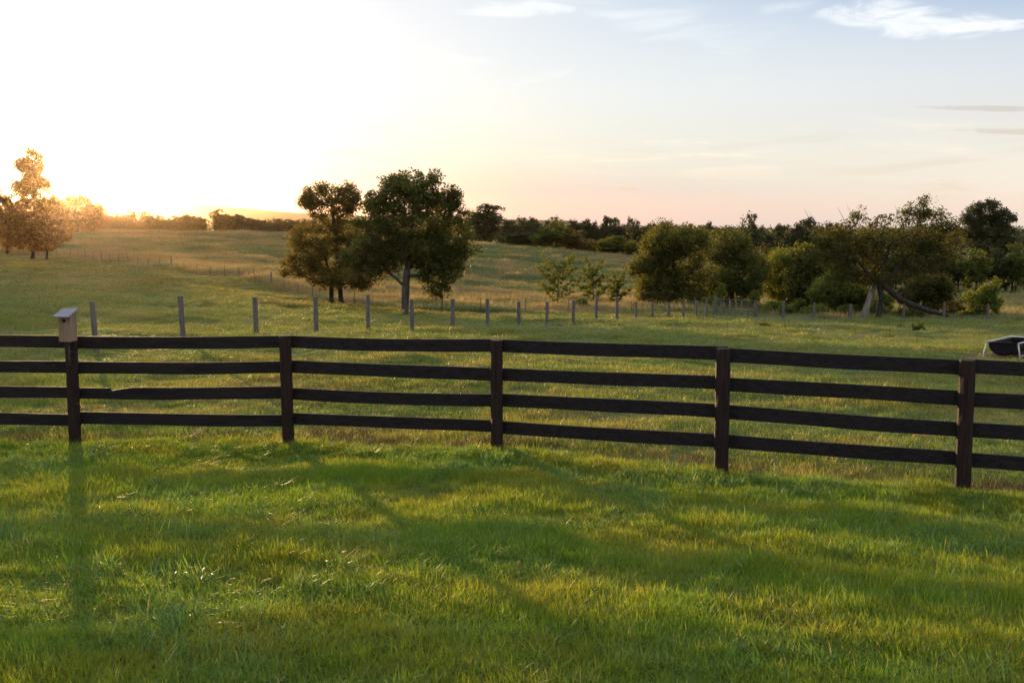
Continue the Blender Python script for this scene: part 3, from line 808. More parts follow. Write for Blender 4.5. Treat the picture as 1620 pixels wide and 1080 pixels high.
for w in (0.18, 0.45, 0.75, 1.05, 1.22):
    mb = MB()
    for i in range(len(pts) - 1):
        if PADDOCK[i][0] == 1130:
            mb.build('wire_strand', M['wire'], pf); mb = MB(); continue
        a, b = pts[i] + Vector((0, -0.08, w)), pts[i + 1] + Vector((0, -0.08, w))
        mid = (a + b) / 2 - Vector((0, 0, 0.012))
        mb.tube([a - pf.location, mid - pf.location, b - pf.location], 0.0018, 4, False)
    mb.build('wire_strand', M['wire'], pf)

# field fence of steel stakes behind
ff = empty('stake_fence', ground(640, 68), 'thin steel stake and woven wire field fence edging the tall meadow', 'fence')
fpts = []
acc = [Vector((x, y, 0)) for x, y in FIELD_XY]
step = 3.4
for i in range(len(acc) - 1):
    a, b = acc[i], acc[i + 1]; n = max(1, round((b - a).length / step))
    for q in range(n): fpts.append(a + (b - a) * q / n)
fpts.append(acc[-1])
for p in fpts: p.z = hz(p.x, p.y)
thick = {0: 1}
for i, p in enumerate(fpts):
    rr = np.random.default_rng(500 + i); q = p - ff.location
    big = i % 7 == 3
    h = 1.15 + rr.normal(0, 0.06) if not big else 1.35
    mb = MB(); mb.tube([q + Vector((0, 0, -0.3)), q + Vector((rr.normal(0, 0.03), 0, h))], 0.06 if big else 0.026, 6)
    mb.build('stake', M['grey_post'] if big else M['tpost'], ff)
for w in (0.2, 0.5, 0.8, 1.05):
    mb = MB(); mb.tube([p + Vector((0, -0.04, w)) - ff.location for p in fpts], 0.0022, 4, False)
    mb.build('wire_strand', M['wire'], ff)

# farm gate between two paddock posts
i0 = [p[0] for p in PADDOCK].index(1130)
a, b = pts[i0], pts[i0 + 1]
gt = empty('farm_gate', a, 'grey tubular farm gate hung between two posts in front of the shrubs', 'gate')
ux = (b - a).normalized(); a2, b2 = ux * 0.16, (b - a) - ux * 0.14
mb = MB()
mb.tube([a2 + Vector((0, 0, 0.16)), a2 + Vector((0, 0, 1.22))], 0.024, 8); mb.tube([b2 + Vector((0, 0, 0.16)), b2 + Vector((0, 0, 1.22))], 0.030, 8)
mb.tube([a2 + Vector((0, 0, 1.22)), b2 + Vector((0, 0, 1.22))], 0.024, 8); mb.tube([a2 + Vector((0, 0, 0.16)), b2 + Vector((0, 0, 0.16))], 0.032, 8)
mb.build('gate_frame', M['gate'], gt, smooth=True)
for zz in (0.34, 0.52, 0.72, 0.96):
    mb = MB(); mb.tube([a2 + Vector((0, -0.01, zz)), b2 + Vector((0, -0.01, zz))], 0.022, 6); mb.build('gate_rail', M['gate'], gt, smooth=True)
for s in (0.18, 0.34, 0.5, 0.66, 0.83):
    mb = MB(); q = a2 + (b2 - a2) * s; mb.tube([q + Vector((0, -0.05, 0.16)), q + Vector((0, -0.05, 1.22))], 0.020, 6); mb.build('gate_stay', M['gate'], gt, smooth=True)

# ------------------------------------------------------------------ feed trough
c0 = ground_px(1559, 568, 18, 45)
ft = empty('feed_trough', c0, 'black half barrel feed trough in a cream pipe frame at the pasture edge', 'feed trough')
AX = Vector((0.62, 0.785, 0)).normalized(); SX = Vector((AX.y, -AX.x, 0))   # length runs back to the right
LT, WT_, HT = 3.0, 0.84, 0.50
gz0 = lambda v: Vector((v.x, v.y, hz(c0.x + v.x, c0.y + v.y) - c0.z))
AX.z = (hz(c0.x + AX.x * 3, c0.y + AX.y * 3) - c0.z) / 3; SX.z = (hz(c0.x + SX.x * .8, c0.y + SX.y * .8) - c0.z) / 0.8
pt = lambda s, w, z: AX * s + SX * w + Vector((0, 0, z))
# tub: half round section, closed ends
rings = []
for s, sc_ in ((0.05, 0.86), (0.12, 1.0), (LT - 0.12, 1.0), (LT - 0.05, 0.86)):
    ring = []
    for q in range(15):
        a_ = math.pi * q / 14
        ring.append(pt(s, WT_ / 2 - (WT_ / 2 - 0.04) * math.cos(a_) * (0.9 + 0.1 * sc_), HT - 0.02 - 0.36 * sc_ * math.sin(a_) ** 0.75))
    for q in range(15):
        a_ = math.pi * (14 - q) / 14
        ring.append(pt(s + (0.02 if s < 1 else -0.02), WT_ / 2 - (WT_ / 2 - 0.065) * math.cos(a_) * (0.9 + 0.1 * sc_), HT - 0.02 - 0.33 * sc_ * math.sin(a_) ** 0.75))
    rings.append(ring)
mb = MB(); mb.loft(rings, cap=False)
for e_ in (0, 3):   # the two end walls
    rg = rings[e_][:15]; mb.add(rg, [tuple(range(15))])
mb.build('tub', M['tub'], ft)
mb = MB()
mb.tube([pt(0, 0, HT), pt(LT, 0, HT)], 0.021, 8); mb.tube([pt(0, WT_, HT), pt(LT, WT_, HT)], 0.021, 8)
mb.build('side_rail', M['cream'], ft, smooth=True)
for s in (0.0, LT):
    mb = MB(); mb.tube([pt(s, 0, HT - 0.004), pt(s, WT_, HT - 0.004)], 0.014 if s == 0 else 0.02, 8); mb.build('end_rail', M['cream'] if s else M['tub'], ft, smooth=True)
for s in (0.03, LT * 0.34, LT * 0.67, LT - 0.03):
    for w, sg in ((0, -1), (WT_, 1)):
        top = pt(s, w, HT); ft_ = pt(s - 0.03, w + sg * 0.085, 0); ft_.z = gz0(ft_).z - 0.02
        mb = MB(); mb.tube([top, ft_], 0.021, 8); mb.build('leg', M['cream'], ft, smooth=True)
for w, sg in ((0, -1), (WT_, 1)):
    mb = MB(); mb.tube([pt(0.03, w + sg * 0.06, 0.13), pt(LT - 0.03, w + sg * 0.06, 0.13)], 0.012, 6); mb.build('stretcher', M['cream'], ft, smooth=True)

# ------------------------------------------------------------------ trees
def grow(attr, trunks, rng, jit=0.12, lift=0.25):
    """limbs: joins every attractor to the nearest grown node; returns node list, parents, radii."""
    nodes, par, depth = [], [], []
    for tr in trunks:
        pts_ = tr['pts']; prev = -1
        if nodes and pts_[0][2] > 0.6: prev = min(range(len(nodes)), key=lambda q: (nodes[q] - Vector(pts_[0])).length)
        for a_, b_ in zip(pts_[:-1], pts_[1:]):
            a_, b_ = Vector(a_), Vector(b_)
            if prev == -1:
                nodes.append(a_); par.append(-1); depth.append(0.0); prev = len(nodes) - 1
            for q in range(1, 4):
                nodes.append(a_.lerp(b_, q / 3)); par.append(prev); depth.append(depth[prev] + (b_ - a_).length / 3); prev = len(nodes) - 1
    ntr = len(nodes)
    NP = np.array([tuple(v) for v in nodes]); DP = np.array(depth)
    ok = np.array([i for i in range(len(nodes))])
    allowed = NP[:, 2] > min(NP[:, 2].min() + 0.28 * (NP[:, 2].max() - NP[:, 2].min()), 1e9)
    allowed = list(allowed)
    order = np.argsort([min(np.linalg.norm(NP - a, axis=1)) for a in attr])
    term = []
    for ai in order:
        a = attr[ai]
        dv = a - NP; dist = np.linalg.norm(dv, axis=1)
        cost = dist + 0.25 * DP + 1.2 * np.maximum(0, -dv[:, 2]) + np.where(np.array(allowed), 0, 1e6)
        j = int(np.argmin(cost)); p0 = Vector(NP[j]); p1 = Vector(a); L = (p1 - p0).length
        n = max(1, min(5, int(L / 0.5))); prev = j
        newp = []
        for q in range(1, n + 1):
            s = q / n; v = p0.lerp(p1, s)
            if q < n: v = v + Vector(rng.normal(0, jit * L * 0.3, 3)) + Vector((0, 0, lift * L * 0.3 * math.sin(math.pi * s)))
            nodes.append(v); par.append(prev); depth.append(depth[prev] + L / n); allowed.append(True); prev = len(nodes) - 1; newp.append(tuple(v))
        NP = np.vstack([NP, np.array(newp)]); DP = np.array(depth); term.append(prev)
    rad = np.zeros(len(nodes)); kids = [[] for _ in nodes]
    for i, p in enumerate(par):
        if p >= 0: kids[p].append(i)
    for i in range(len(nodes) - 1, -1, -1):
        rad[i] = 0.010 if not kids[i] else sum(rad[c] ** 1.95 for c in kids[i]) ** (1 / 1.95)
    return nodes, par, rad, term, ntr

def limb_mesh(mb, nodes, par, rad, ntr, r0, r1, sides=6):
    fac = r0 / max(rad[0], 1e-6)
    for i, p in enumerate(par):
        if p < 0: continue
        ra, rb = rad[p] * min(fac, 1.6), rad[i] * min(fac, 1.6)
        if i >= ntr: ra = min(ra, rb * 1.35)
        n = 9 if i < ntr else (sides if rb > 0.03 else 4)
        mb.tube([nodes[p], nodes[i]], [ra, rb], n, False)

def leaf_cloud(cent, n_per, spread, size, rng, flat=0.8, droop=0.25):
    n = len(cent) * n_per
    q = rng.normal(0, 1, (n, 3)); q /= np.linalg.norm(q, axis=1)[:, None]; q *= (rng.random(n) ** 0.45)[:, None] * 1.65
    k_ = np.repeat(rng.uniform(0.6, 1.35, len(cent)), n_per)[:, None]
    c = np.repeat(np.asarray(cent), n_per, 0) + q * k_ * np.array([spread, spread, spread * flat])
    a = rng.normal(0, 1, (n, 3)); a[:, 2] -= droop; a /= np.linalg.norm(a, axis=1)[:, None]
    b = np.cross(a, rng.normal(0, 1, (n, 3))); b /= np.linalg.norm(b, axis=1)[:, None] + 1e-9
    nn = np.cross(a, b)
    s = size * rng.uniform(0.6, 1.35, n)[:, None]; w = 0.5
    v = np.stack([c - a * s * 0.5, c + b * s * w * 0.5 + nn * s * 0.08, c + a * s * 0.55, c - b * s * w * 0.5 + nn * s * 0.08], 1)
    f = np.arange(n * 4).reshape(n, 4)
    return v.reshape(-1, 3), f

def blob_points(blobs, n, rng, shell=0.55):
    """attractors in ellipsoids, pushed towards the outside. blob: cx,cy,cz,rx,ry,rz,weight"""
    w = np.array([b[6] * (b[3] * b[4] * b[5]) ** 0.66 for b in blobs]); w /= w.sum(); out = []
    for k in rng.choice(len(blobs), n, p=w):
        b = blobs[k]; d = rng.normal(0, 1, 3); d /= np.linalg.norm(d); r = rng.uniform(shell ** 3, 1) ** (1 / 3)
        out.append((b[0] + d[0] * r * b[3], b[1] + d[1] * r * b[4], b[2] + d[2] * r * b[5]))
    return np.array(out)

def q_is_root(t_, py): return t_[0][1] > py - 12

def px_tree(name, label, cat, px, py, d, blobs, trunks, n_attr, n_leaf, spread, lsize, lmat, bmat, r0, seed, group=None, flat=0.8, depth=0.8, shell=0.5, sink=0.15, fixed=False, ragged=True, extra=None):
    """a tree whose crown masses are given by photograph positions; stands on the ground at depth d."""
    rng = np.random.default_rng(seed)
    ds = np.linspace(0.88 * d, 1.14 * d, 60)
    err = [abs(EYE + ray(px, py)[1] * q - ground(px, q, py).z) / q * F + 0.25 * abs(q - d) / d * 100 * 0.1 for q in ds]
    if not fixed: d = float(ds[int(np.argmin(err))])
    g0 = ground(px, d, py); ref = g0
    s = d / F
    e = empty(name, g0, label, cat, group)
    loc = lambda X, Y: (P(X, Y, d) - ref)
    bl = []
    for b in blobs:
        bx, by, rx, ry = b[:4]; wgt = b[4] if len(b) > 4 else 1.0; off = b[5] if len(b) > 5 else rng.uniform(-0.3, 0.3)
        c = loc(bx, by); bl.append((c.x, off * rx * s, c.z, rx * s, max(rx, ry) * s * depth, ry * s, wgt))
    if ragged:
        for b in list(bl):
            for q in range(2):
                v_ = rng.normal(0, 1, 3); v_ /= np.linalg.norm(v_); k_ = rng.uniform(0.22, 0.42)
                bl.append((b[0] + v_[0] * b[3] * 1.05, b[1] + v_[1] * b[4] * 1.05, b[2] + v_[2] * b[5] * 1.1, b[3] * k_, b[4] * k_, b[5] * k_, 0.5))
    n_attr = int(n_attr * 1.65); n_leaf = int(n_leaf * 1.5); lsize *= 0.9
    at = blob_points(bl, n_attr, rng, shell)
    if extra: at = np.vstack([at, [tuple(loc(q[0], q[1]) + Vector((0, q[2], 0))) for q in extra]])
    trs = []
    for t_ in trunks:
        pts_ = [loc(q[0], q[1]) + Vector((0, q[2] if len(q) > 2 else 0, 0)) for q in t_]
        if pts_[0].z < 1.6 and q_is_root(t_, py): pts_[0].z = hz(g0.x + pts_[0].x, g0.y + pts_[0].y) - g0.z - sink
        trs.append({'pts': pts_})
    nodes, par, rad, term, ntr = grow(at, trs, rng)
    mb = MB(); limb_mesh(mb, nodes, par, rad, ntr, r0, 0.03)
    # root flare
    for t_ in trs:
        if t_['pts'][0].z > 0.6: continue
        b_ = t_['pts'][0]; mb.tube([b_ + Vector((0, 0, -0.1)), b_ + Vector((0, 0, 0.25)), b_ + Vector((0, 0, 0.6))], [r0 * 1.5, r0 * 1.15, r0 * 0.9], 9, False)
    mb.build('trunk', bmat, e, smooth=True)
    v, f = leaf_cloud(at, n_leaf, spread, lsize, rng, flat)
    link('crown', np_mesh('crown', v, f, lmat), e)
    return e

# two big trees in the middle of the picture
px_tree('broadleaf_tree', 'open crowned tree with two stems, left one of the middle pair', 'tree', 540, 487, 67.5,
        [(520, 318, 46, 27, 1.2), (500, 310, 26, 16), (548, 312, 26, 18), (565, 330, 16, 12), (485, 322, 16, 10), (525, 345, 30, 14, 0.5),
         (545, 356, 26, 16), (505, 375, 46, 22), (485, 405, 38, 26), (520, 410, 44, 34), (560, 400, 46, 36), (470, 425, 28, 22), (458, 436, 18, 11), (545, 435, 48, 22), (510, 440, 40, 18), (590, 430, 40, 22), (580, 450, 22, 8)],
        [[(541, 487), (537, 450), (533, 400), (528, 350), (524, 315)], [(524, 484), (524, 450), (515, 410), (495, 380)]],
        300, 42, 0.30, 0.19, M['leaf_brown'], M['bark_dark'], 0.23, 101)
px_tree('broadleaf_tree', 'tall dark full crowned tree, right one of the middle pair', 'tree', 640, 497, 65,
        [(655, 292, 45, 16, 1.3), (625, 293, 28, 12), (690, 282, 16, 9), (640, 315, 56, 22, 1.2), (705, 312, 24, 14), (722, 330, 22, 18), (590, 312, 14, 8), (600, 328, 26, 10), (690, 330, 40, 22),
         (650, 358, 60, 26, .8), (610, 372, 46, 28), (710, 365, 36, 26), (740, 392, 16, 10), (655, 392, 48, 24), (590, 405, 34, 26), (695, 400, 46, 34), (715, 420, 20, 24), (690, 440, 26, 24), (600, 420, 28, 18), (668, 425, 20, 14, .6), (695, 462, 18, 7), (570, 400, 30, 30)],
        [[(640, 497), (642, 450), (646, 410), (652, 360), (655, 300)], [(642, 455, 0), (628, 442, 0.1), (610, 428, 0.3)]],
        420, 44, 0.30, 0.20, M['leaf_dark'], M['bark'], 0.24, 102)

# left grove in front of the sun
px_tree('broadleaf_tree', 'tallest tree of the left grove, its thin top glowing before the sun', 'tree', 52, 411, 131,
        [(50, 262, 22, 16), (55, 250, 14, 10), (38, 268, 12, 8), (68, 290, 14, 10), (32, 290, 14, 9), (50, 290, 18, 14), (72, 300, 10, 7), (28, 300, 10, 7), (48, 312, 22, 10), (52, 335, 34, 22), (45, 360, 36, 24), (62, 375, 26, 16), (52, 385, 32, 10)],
        [[(52, 411), (53, 370), (54, 320), (52, 265)]], 230, 40, 0.42, 0.36, M['leaf_sunglow'], M['bark_dark'], 0.30, 103)
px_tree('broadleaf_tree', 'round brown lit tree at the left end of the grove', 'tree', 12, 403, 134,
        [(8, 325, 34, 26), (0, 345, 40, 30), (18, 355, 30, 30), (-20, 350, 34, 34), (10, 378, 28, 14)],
        [[(12, 403), (12, 375), (8, 330)]], 170, 40, 0.45, 0.36, M['leaf_sunglow'], M['bark_dark'], 0.20, 104)
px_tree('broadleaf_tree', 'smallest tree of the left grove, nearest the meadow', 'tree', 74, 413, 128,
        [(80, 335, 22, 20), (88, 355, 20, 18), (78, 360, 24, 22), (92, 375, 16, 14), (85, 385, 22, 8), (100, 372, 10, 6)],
        [[(74, 413), (75, 380), (78, 340)]], 130, 40, 0.42, 0.36, M['leaf_sunglow'], M['bark_dark'], 0.15, 105)
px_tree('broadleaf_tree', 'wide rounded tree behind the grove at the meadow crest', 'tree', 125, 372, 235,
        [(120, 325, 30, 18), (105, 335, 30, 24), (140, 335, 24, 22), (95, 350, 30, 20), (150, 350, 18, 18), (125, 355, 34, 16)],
        [[(125, 372), (124, 350), (122, 325)]], 170, 34, 0.75, 0.62, M['leaf_sunglow'], M['bark_dark'], 0.3, 106)

# broken old tree at right: pale leaning stem, dark stem and a fallen limb
px_tree('old_fruit_tree', 'old spreading tree at right with a pale split trunk', 'tree', 1388, 507, 68.3,
        [(1330, 385, 44, 22), (1305, 370, 26, 16, .7), (1300, 405, 34, 18, .8), (1355, 335, 10, 12, 1.2), (1348, 350, 20, 10), (1375, 352, 14, 8), (1400, 350, 16, 8), (1395, 375, 46, 18), (1455, 330, 20, 14, 1.2), (1440, 345, 24, 14), (1465, 318, 8, 8), (1480, 340, 14, 14), (1495, 360, 24, 18), (1455, 370, 40, 22),
         (1420, 400, 60, 26), (1360, 415, 46, 24), (1340, 440, 34, 16), (1485, 395, 34, 20), (1515, 375, 16, 12, .8), (1470, 425, 36, 18, .7), (1400, 440, 40, 10), (1370, 452, 16, 8)],
        [[(1388, 507), (1394, 470), (1388, 440), (1400, 410), (1415, 370)], [(1391, 455, 0), (1420, 430, 0.2), (1450, 390, 0.4), (1458, 340, 0.4)], [(1388, 448, 0), (1365, 425, -0.2), (1340, 395, -0.2), (1352, 345, 0)]],
        340, 24, 0.30, 0.20, M['leaf_old'], M['bark_dark'], 0.20, 107, fixed=True, flat=0.85, shell=0.3)
e = bpy.context.scene.objects['old_fruit_tree']; refp = e.location; OD = refp.y
mb = MB(); lp = lambda X, Y, y_=0: P(X, Y, OD) - refp + Vector((0, y_, 0))
mb.tube([lp(1364, 512, -.3), lp(1366, 495, -.3), lp(1371, 478, -.3), lp(1377, 462, -.2), lp(1386, 447, 0)], [0.30, 0.22, 0.19, 0.175, 0.16], 10, False)
mb.build('split_stem', M['bark_bare'], e, smooth=True)
mb = MB()
mb.tube([lp(1393, 448), lp(1408, 462, -.2), lp(1424, 474, -.3), lp(1445, 483, -.3), lp(1468, 491, -.2), lp(1500, 499, 0)], [0.16, 0.19, 0.185, 0.18, 0.19, 0.10], 9, True)
mb.tube([lp(1420, 472, -.3), lp(1424, 463, -.3), lp(1432, 460, -.3), lp(1438, 470, -.4)], [0.08, 0.08, 0.07, 0.04], 6, True)
mb.tube([lp(1412, 466, -.2), lp(1418, 478, -.4), lp(1421, 487, -.5)], [0.06, 0.05, 0.02], 5, True)
mb.build('fallen_limb', M['bark_dark'], e, smooth=True)
# bare twigs sticking out of the crown
rr = np.random.default_rng(5)
for X, Y in ((1280, 335), (1272, 330), (1325, 328), (1415, 325), (1500, 335), (1440, 318), (1340, 325)):
    mb = MB(); a_ = lp(X + 14, Y + 34); mb.tube([a_, a_.lerp(lp(X, Y), 0.5) + Vector((0.08, 0, 0)), lp(X, Y)], [0.03, 0.018, 0.006], 4, False); mb.build('bare_twig', M['bark'], e)

# shrubs and small trees along the far side of the paddock
px_tree('shrub', 'dense dark shrub sprouting from the fallen limb of the old tree', 'shrub', 1470, 505, 67.5,
        [(1468, 470, 40, 24), (1440, 468, 18, 14), (1500, 462, 20, 16), (1465, 445, 26, 14), (1485, 450, 18, 14)], [[(1470, 505), (1470, 470)]], 110, 44, 0.28, 0.2, M['leaf_old'], M['bark_dark'], 0.08, 110)
px_tree('broadleaf_tree', 'broad olive shrubby tree left of the gate, left of the dark rounded one', 'tree', 1062, 492, 92,
        [(1065, 378, 44, 20), (1050, 390, 36, 26), (1090, 385, 40, 22), (1035, 410, 30, 26), (1070, 415, 48, 32), (1025, 440, 24, 22), (1060, 450, 46, 24), (1095, 440, 40, 30), (1040, 467, 36, 16), (1085, 470, 40, 18), (1050, 362, 10, 9), (1085, 362, 9, 8), (1030, 380, 12, 12), (1110, 375, 14, 14), (1012, 425, 16, 16)],
        [[(1062, 492), (1064, 440), (1068, 385)]], 290, 50, 0.42, 0.21, M['leaf_olive'], M['bark_dark'], 0.22, 111)
px_tree('broadleaf_tree', 'dark rounded tree directly behind the farm gate', 'tree', 1158, 490, 88,
        [(1160, 385, 34, 16), (1150, 400, 42, 28), (1180, 405, 30, 28), (1160, 430, 50, 34), (1135, 440, 30, 32), (1185, 445, 28, 30), (1160, 468, 48, 18), (1130, 462, 24, 20), (1150, 372, 12, 9), (1178, 378, 12, 10), (1198, 420, 14, 20)],
        [[(1158, 490), (1158, 440), (1158, 390)]], 280, 52, 0.40, 0.20, M['leaf_dark'], M['bark_dark'], 0.2, 112)
px_tree('broadleaf_tree', 'pale young tree with sunlit stem right of the gate', 'tree', 1239, 490, 80,
        [(1240, 402, 20, 12), (1228, 415, 22, 18), (1255, 420, 24, 18), (1240, 440, 34, 22), (1225, 455, 22, 16), (1262, 450, 20, 20), (1240, 470, 26, 10)],
        [[(1239, 490), (1238, 450), (1240, 405)]], 190, 40, 0.34, 0.18, M['leaf_light'], M['bark'], 0.11, 113)
px_tree('shrub', 'bright yellow green shrub left of the old pale trunk', 'shrub', 1312, 500, 72,
        [(1312, 450, 22, 14), (1300, 462, 20, 14), (1325, 460, 18, 18), (1312, 478, 26, 14), (1318, 440, 10, 10)], [[(1312, 500), (1313, 455)]], 120, 34, 0.28, 0.2, M['leaf_light'], M['bark'], 0.07, 114)
px_tree('shrub', 'dark green shrub filling the gap right of the pale young tree', 'shrub', 1282, 495, 86,
        [(1278, 405, 24, 16), (1285, 430, 30, 24), (1275, 455, 30, 20), (1295, 470, 26, 18)], [[(1282, 495), (1282, 440)]], 170, 40, 0.40, 0.27, M['leaf_olive'], M['bark_dark'], 0.12, 115)
px_tree('shrub', 'low green shrub between the pale trunk and yellow green shrub', 'shrub', 1345, 502, 80,
        [(1345, 465, 22, 16), (1360, 470, 20, 18), (1340, 485, 26, 12)], [[(1345, 502), (1346, 470)]], 90, 40, 0.34, 0.24, M['leaf_mid'], M['bark_dark'], 0.08, 116)
px_tree('sapling', 'ragged green sapling by the fence at the right edge', 'sapling', 1558, 505, 68.5,
        [(1555, 470, 22, 10), (1540, 475, 14, 8), (1565, 460, 14, 7), (1576, 447, 8, 5), (1572, 475, 16, 8), (1555, 488, 22, 8)], [[(1557, 508), (1556, 480), (1574, 448)]], 100, 30, 0.22, 0.18, M['leaf_light'], M['bark'], 0.05, 117)

def tiered(px, py, d, top, wid, label, seed, lean=0, nl=15, mat=M['leaf_mid']):
    """feathery young tree with flat upswept tiers."""
    h = py - top; limbs = [[(px, py + 3), (px + lean * 0.5, py - h * 0.5), (px + lean, top + 4)]]; pts_ = []
    rr = np.random.default_rng(seed)
    for q in range(nl):
        s0 = 0.20 + 0.66 * q / (nl - 1) + rr.normal(0, 0.02); sd_ = (1 if q % 2 else -1); w = wid * (1.02 - 0.85 * abs(s0 - 0.40)) * rr.uniform(0.65, 1.15)
        rise = h * rr.uniform(0.16, 0.34) * (0.7 + 0.6 * s0); dep = rr.normal(0, 0.8); x0 = px + lean * s0
        for u_ in np.linspace(0.2, 1.05, 9):
            pts_.append((x0 + sd_ * w * u_ + rr.normal(0, 1.2), py - h * s0 - rise * u_ ** 1.25 + rr.normal(0, 1.5), dep * u_ + rr.normal(0, 0.12)))
    for u_ in np.linspace(0.6, 1.0, 8): pts_.append((px + lean * u_ + rr.normal(0, 1.5), py - h * u_, rr.normal(0, 0.1)))
    px_tree('sapling', label, 'sapling', px, py, d, [(px, py - h * 0.55, wid * 0.5, h * 0.3, 1)], limbs, 10, 18, 0.14, 0.16, mat, M['bark'], 0.05, seed, 'feathery saplings in the meadow', 0.6, 1.0, 0.1, ragged=False, extra=pts_)
tiered(882, 490, 73, 412, 31, 'feathery tiered sapling in the meadow, leftmost and largest of its row', 121, 2, 17)
tiered(940, 488, 76, 422, 24, 'feathery sapling second from left in the meadow row', 122, -4, 13)
tiered(975, 488, 80, 440, 18, 'thin feathery sapling third in the meadow row', 123, 3, 9)
px_tree('sapling', 'golden leaved sapling at the right end of the meadow row', 'sapling', 1040, 492, 75,
        [(1042, 448, 14, 12), (1030, 462, 18, 10), (1052, 465, 18, 10), (1040, 475, 24, 8), (1020, 470, 12, 6)], [[(1040, 495), (1040, 455)]], 70, 24, 0.24, 0.2, M['leaf_tan'], M['bark'], 0.06, 124, 'feathery saplings in the meadow')
for i, (px, py, d, hh, w, lb) in enumerate(((1105, 492, 74, 32, 14, 'small weedy sapling left of the farm gate'), (1138, 492, 73, 40, 9, 'thin upright weedy sapling at the left gate post'), (1192, 492, 73, 30, 8, 'leaning leafy weed at the right gate post'), (1265, 500, 73, 26, 10, 'leafy weed between two grey posts right of the gate'), (1395, 505, 72, 40, 18, 'green undergrowth bush under the fallen limb'), (1510, 505, 71, 26, 20, 'low brush at the end of the fallen limb'), (1215, 500, 76, 22, 26, 'low bramble bush right of the gate'), (920, 492, 70, 16, 8, 'low brown weed by the meadow stakes'), (1075, 497, 78, 20, 22, 'low green brush under the broad olive tree by the gate'), (1120, 497, 80, 26, 18, 'leafy brush between the two trees behind the gate'), (1170, 497, 80, 22, 26, 'wide low brush seen through the farm gate'), (1240, 502, 74, 18, 22, 'low green brush at the foot of the pale young tree'), (1290, 503, 74, 20, 22, 'low brush left of the yellow green shrub'), (1335, 506, 74, 22, 18, 'low brush right of the yellow green shrub'), (1440, 507, 74, 20, 24, 'low brush behind the fallen limb'), (1535, 508, 74, 16, 18, 'low brush left of the ragged sapling'))):
    px_tree('weed_bush', lb, 'bush', px, py, d, [(px, py - hh * 0.6, w, hh * 0.4), (px + w * 0.3, py - hh * 0.85, w * 0.5, hh * 0.2), (px - w * .4, py - hh * .35, w * .7, hh * .3)], [[(px, py + 4), (px, py - hh * 0.6)]], 46, 26, 0.16, 0.17, M[('leaf_light', 'leaf_mid', 'leaf_olive')[i % 3 if i > 7 else 0]] if i != 5 else M['leaf_brown'], M['bark'], 0.025, 1300 + i)

# little thistles in the grazed pasture
for i, (px, py, d, hh, lb) in enumerate(((1453, 527, 50, 16, 'spindly thistle in the pasture, tallest, before the fallen limb'), (1407, 537, 44, 5, 'flat dark weed rosette in the short pasture'), (1450, 546, 40, 6, 'small dark weed clump below the spindly thistle'), (1210, 520, 56, 8, 'small weed clump before the post right of the gate'), (1150, 527, 50, 6, 'low weed in the pasture below the farm gate'), (1425, 520, 56, 6, 'low weed left of the spindly thistle'))):
    px_tree('pasture_weed', lb, 'weed', px, py, d, [(px, py - hh * 0.5, 4 + hh * 0.3, hh * 0.45)], [[(px, py + 1), (px, py - hh * 0.6)]], 16, 16, 0.06, 0.11, M['leaf_mid'], M['bark'], 0.012, 150 + i, sink=0.05)

# oak on the right skyline and hedge line below
px_tree('oak_tree', 'big dark oak on the right skyline above the hedge', 'tree', 1562, 435, 165,
        [(1560, 335, 26, 14), (1545, 345, 22, 16), (1580, 345, 18, 16), (1562, 362, 34, 22), (1540, 365, 16, 14), (1590, 372, 16, 14), (1562, 385, 40, 16), (1600, 383, 8, 5)],
        [[(1562, 440), (1562, 400), (1562, 350)]], 230, 40, 0.55, 0.42, M['leaf_far'], M['bark_dark'], 0.4, 160)

# stock of background trees, copied with their trunk and crown
def stock(seed, mat, kind):
    rng = np.random.default_rng(seed); H_ = 10.0
    bl = []
    nb = 9
    for q in range(nb):
        a_ = rng.uniform(0, 6.28); r_ = rng.uniform(0.5, 2.6); zc = rng.uniform(3.2, 8.2)
        k_ = 1 - abs(zc - 5.5) / 6
        bl.append((r_ * math.cos(a_) * k_, r_ * math.sin(a_) * k_, zc, rng.uniform(1.3, 2.3), rng.uniform(1.3, 2.3), rng.uniform(1.0, 1.7), 1))
    bl += [(rng.normal(0, .4), rng.normal(0, .4), 8.7, 1.2, 1.2, 1.0, 1), (0, 0, 5.4, 2.6, 2.6, 2.6, 1.2), (0, 0, 2.6, 2.5, 2.5, 1.5, 0.9)]
    at = blob_points(bl, 210, rng, 0.5)
    e = bpy.data.objects.new('wood_tree', None); COL.objects.link(e)
    nodes, par, rad, term, ntr = grow(at, [{'pts': [(0, 0, -0.6), (0.1, 0, 3), (0, 0.1, 6.5)]}], rng)
    mb = MB(); limb_mesh(mb, nodes, par, rad, ntr, 0.22, 0.03, 5)
    mb.build('trunk', M['bark_dark'], e)
    v, f = leaf_cloud(at, 30, 0.46, 0.42, rng, 0.8)
    link('crown', np_mesh('crown', v, f, mat), e)
    return e
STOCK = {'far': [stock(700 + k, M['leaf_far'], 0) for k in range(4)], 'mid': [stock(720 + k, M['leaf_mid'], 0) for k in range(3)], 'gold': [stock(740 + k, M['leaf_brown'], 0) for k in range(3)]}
used = set(); trr = np.random.default_rng(99)
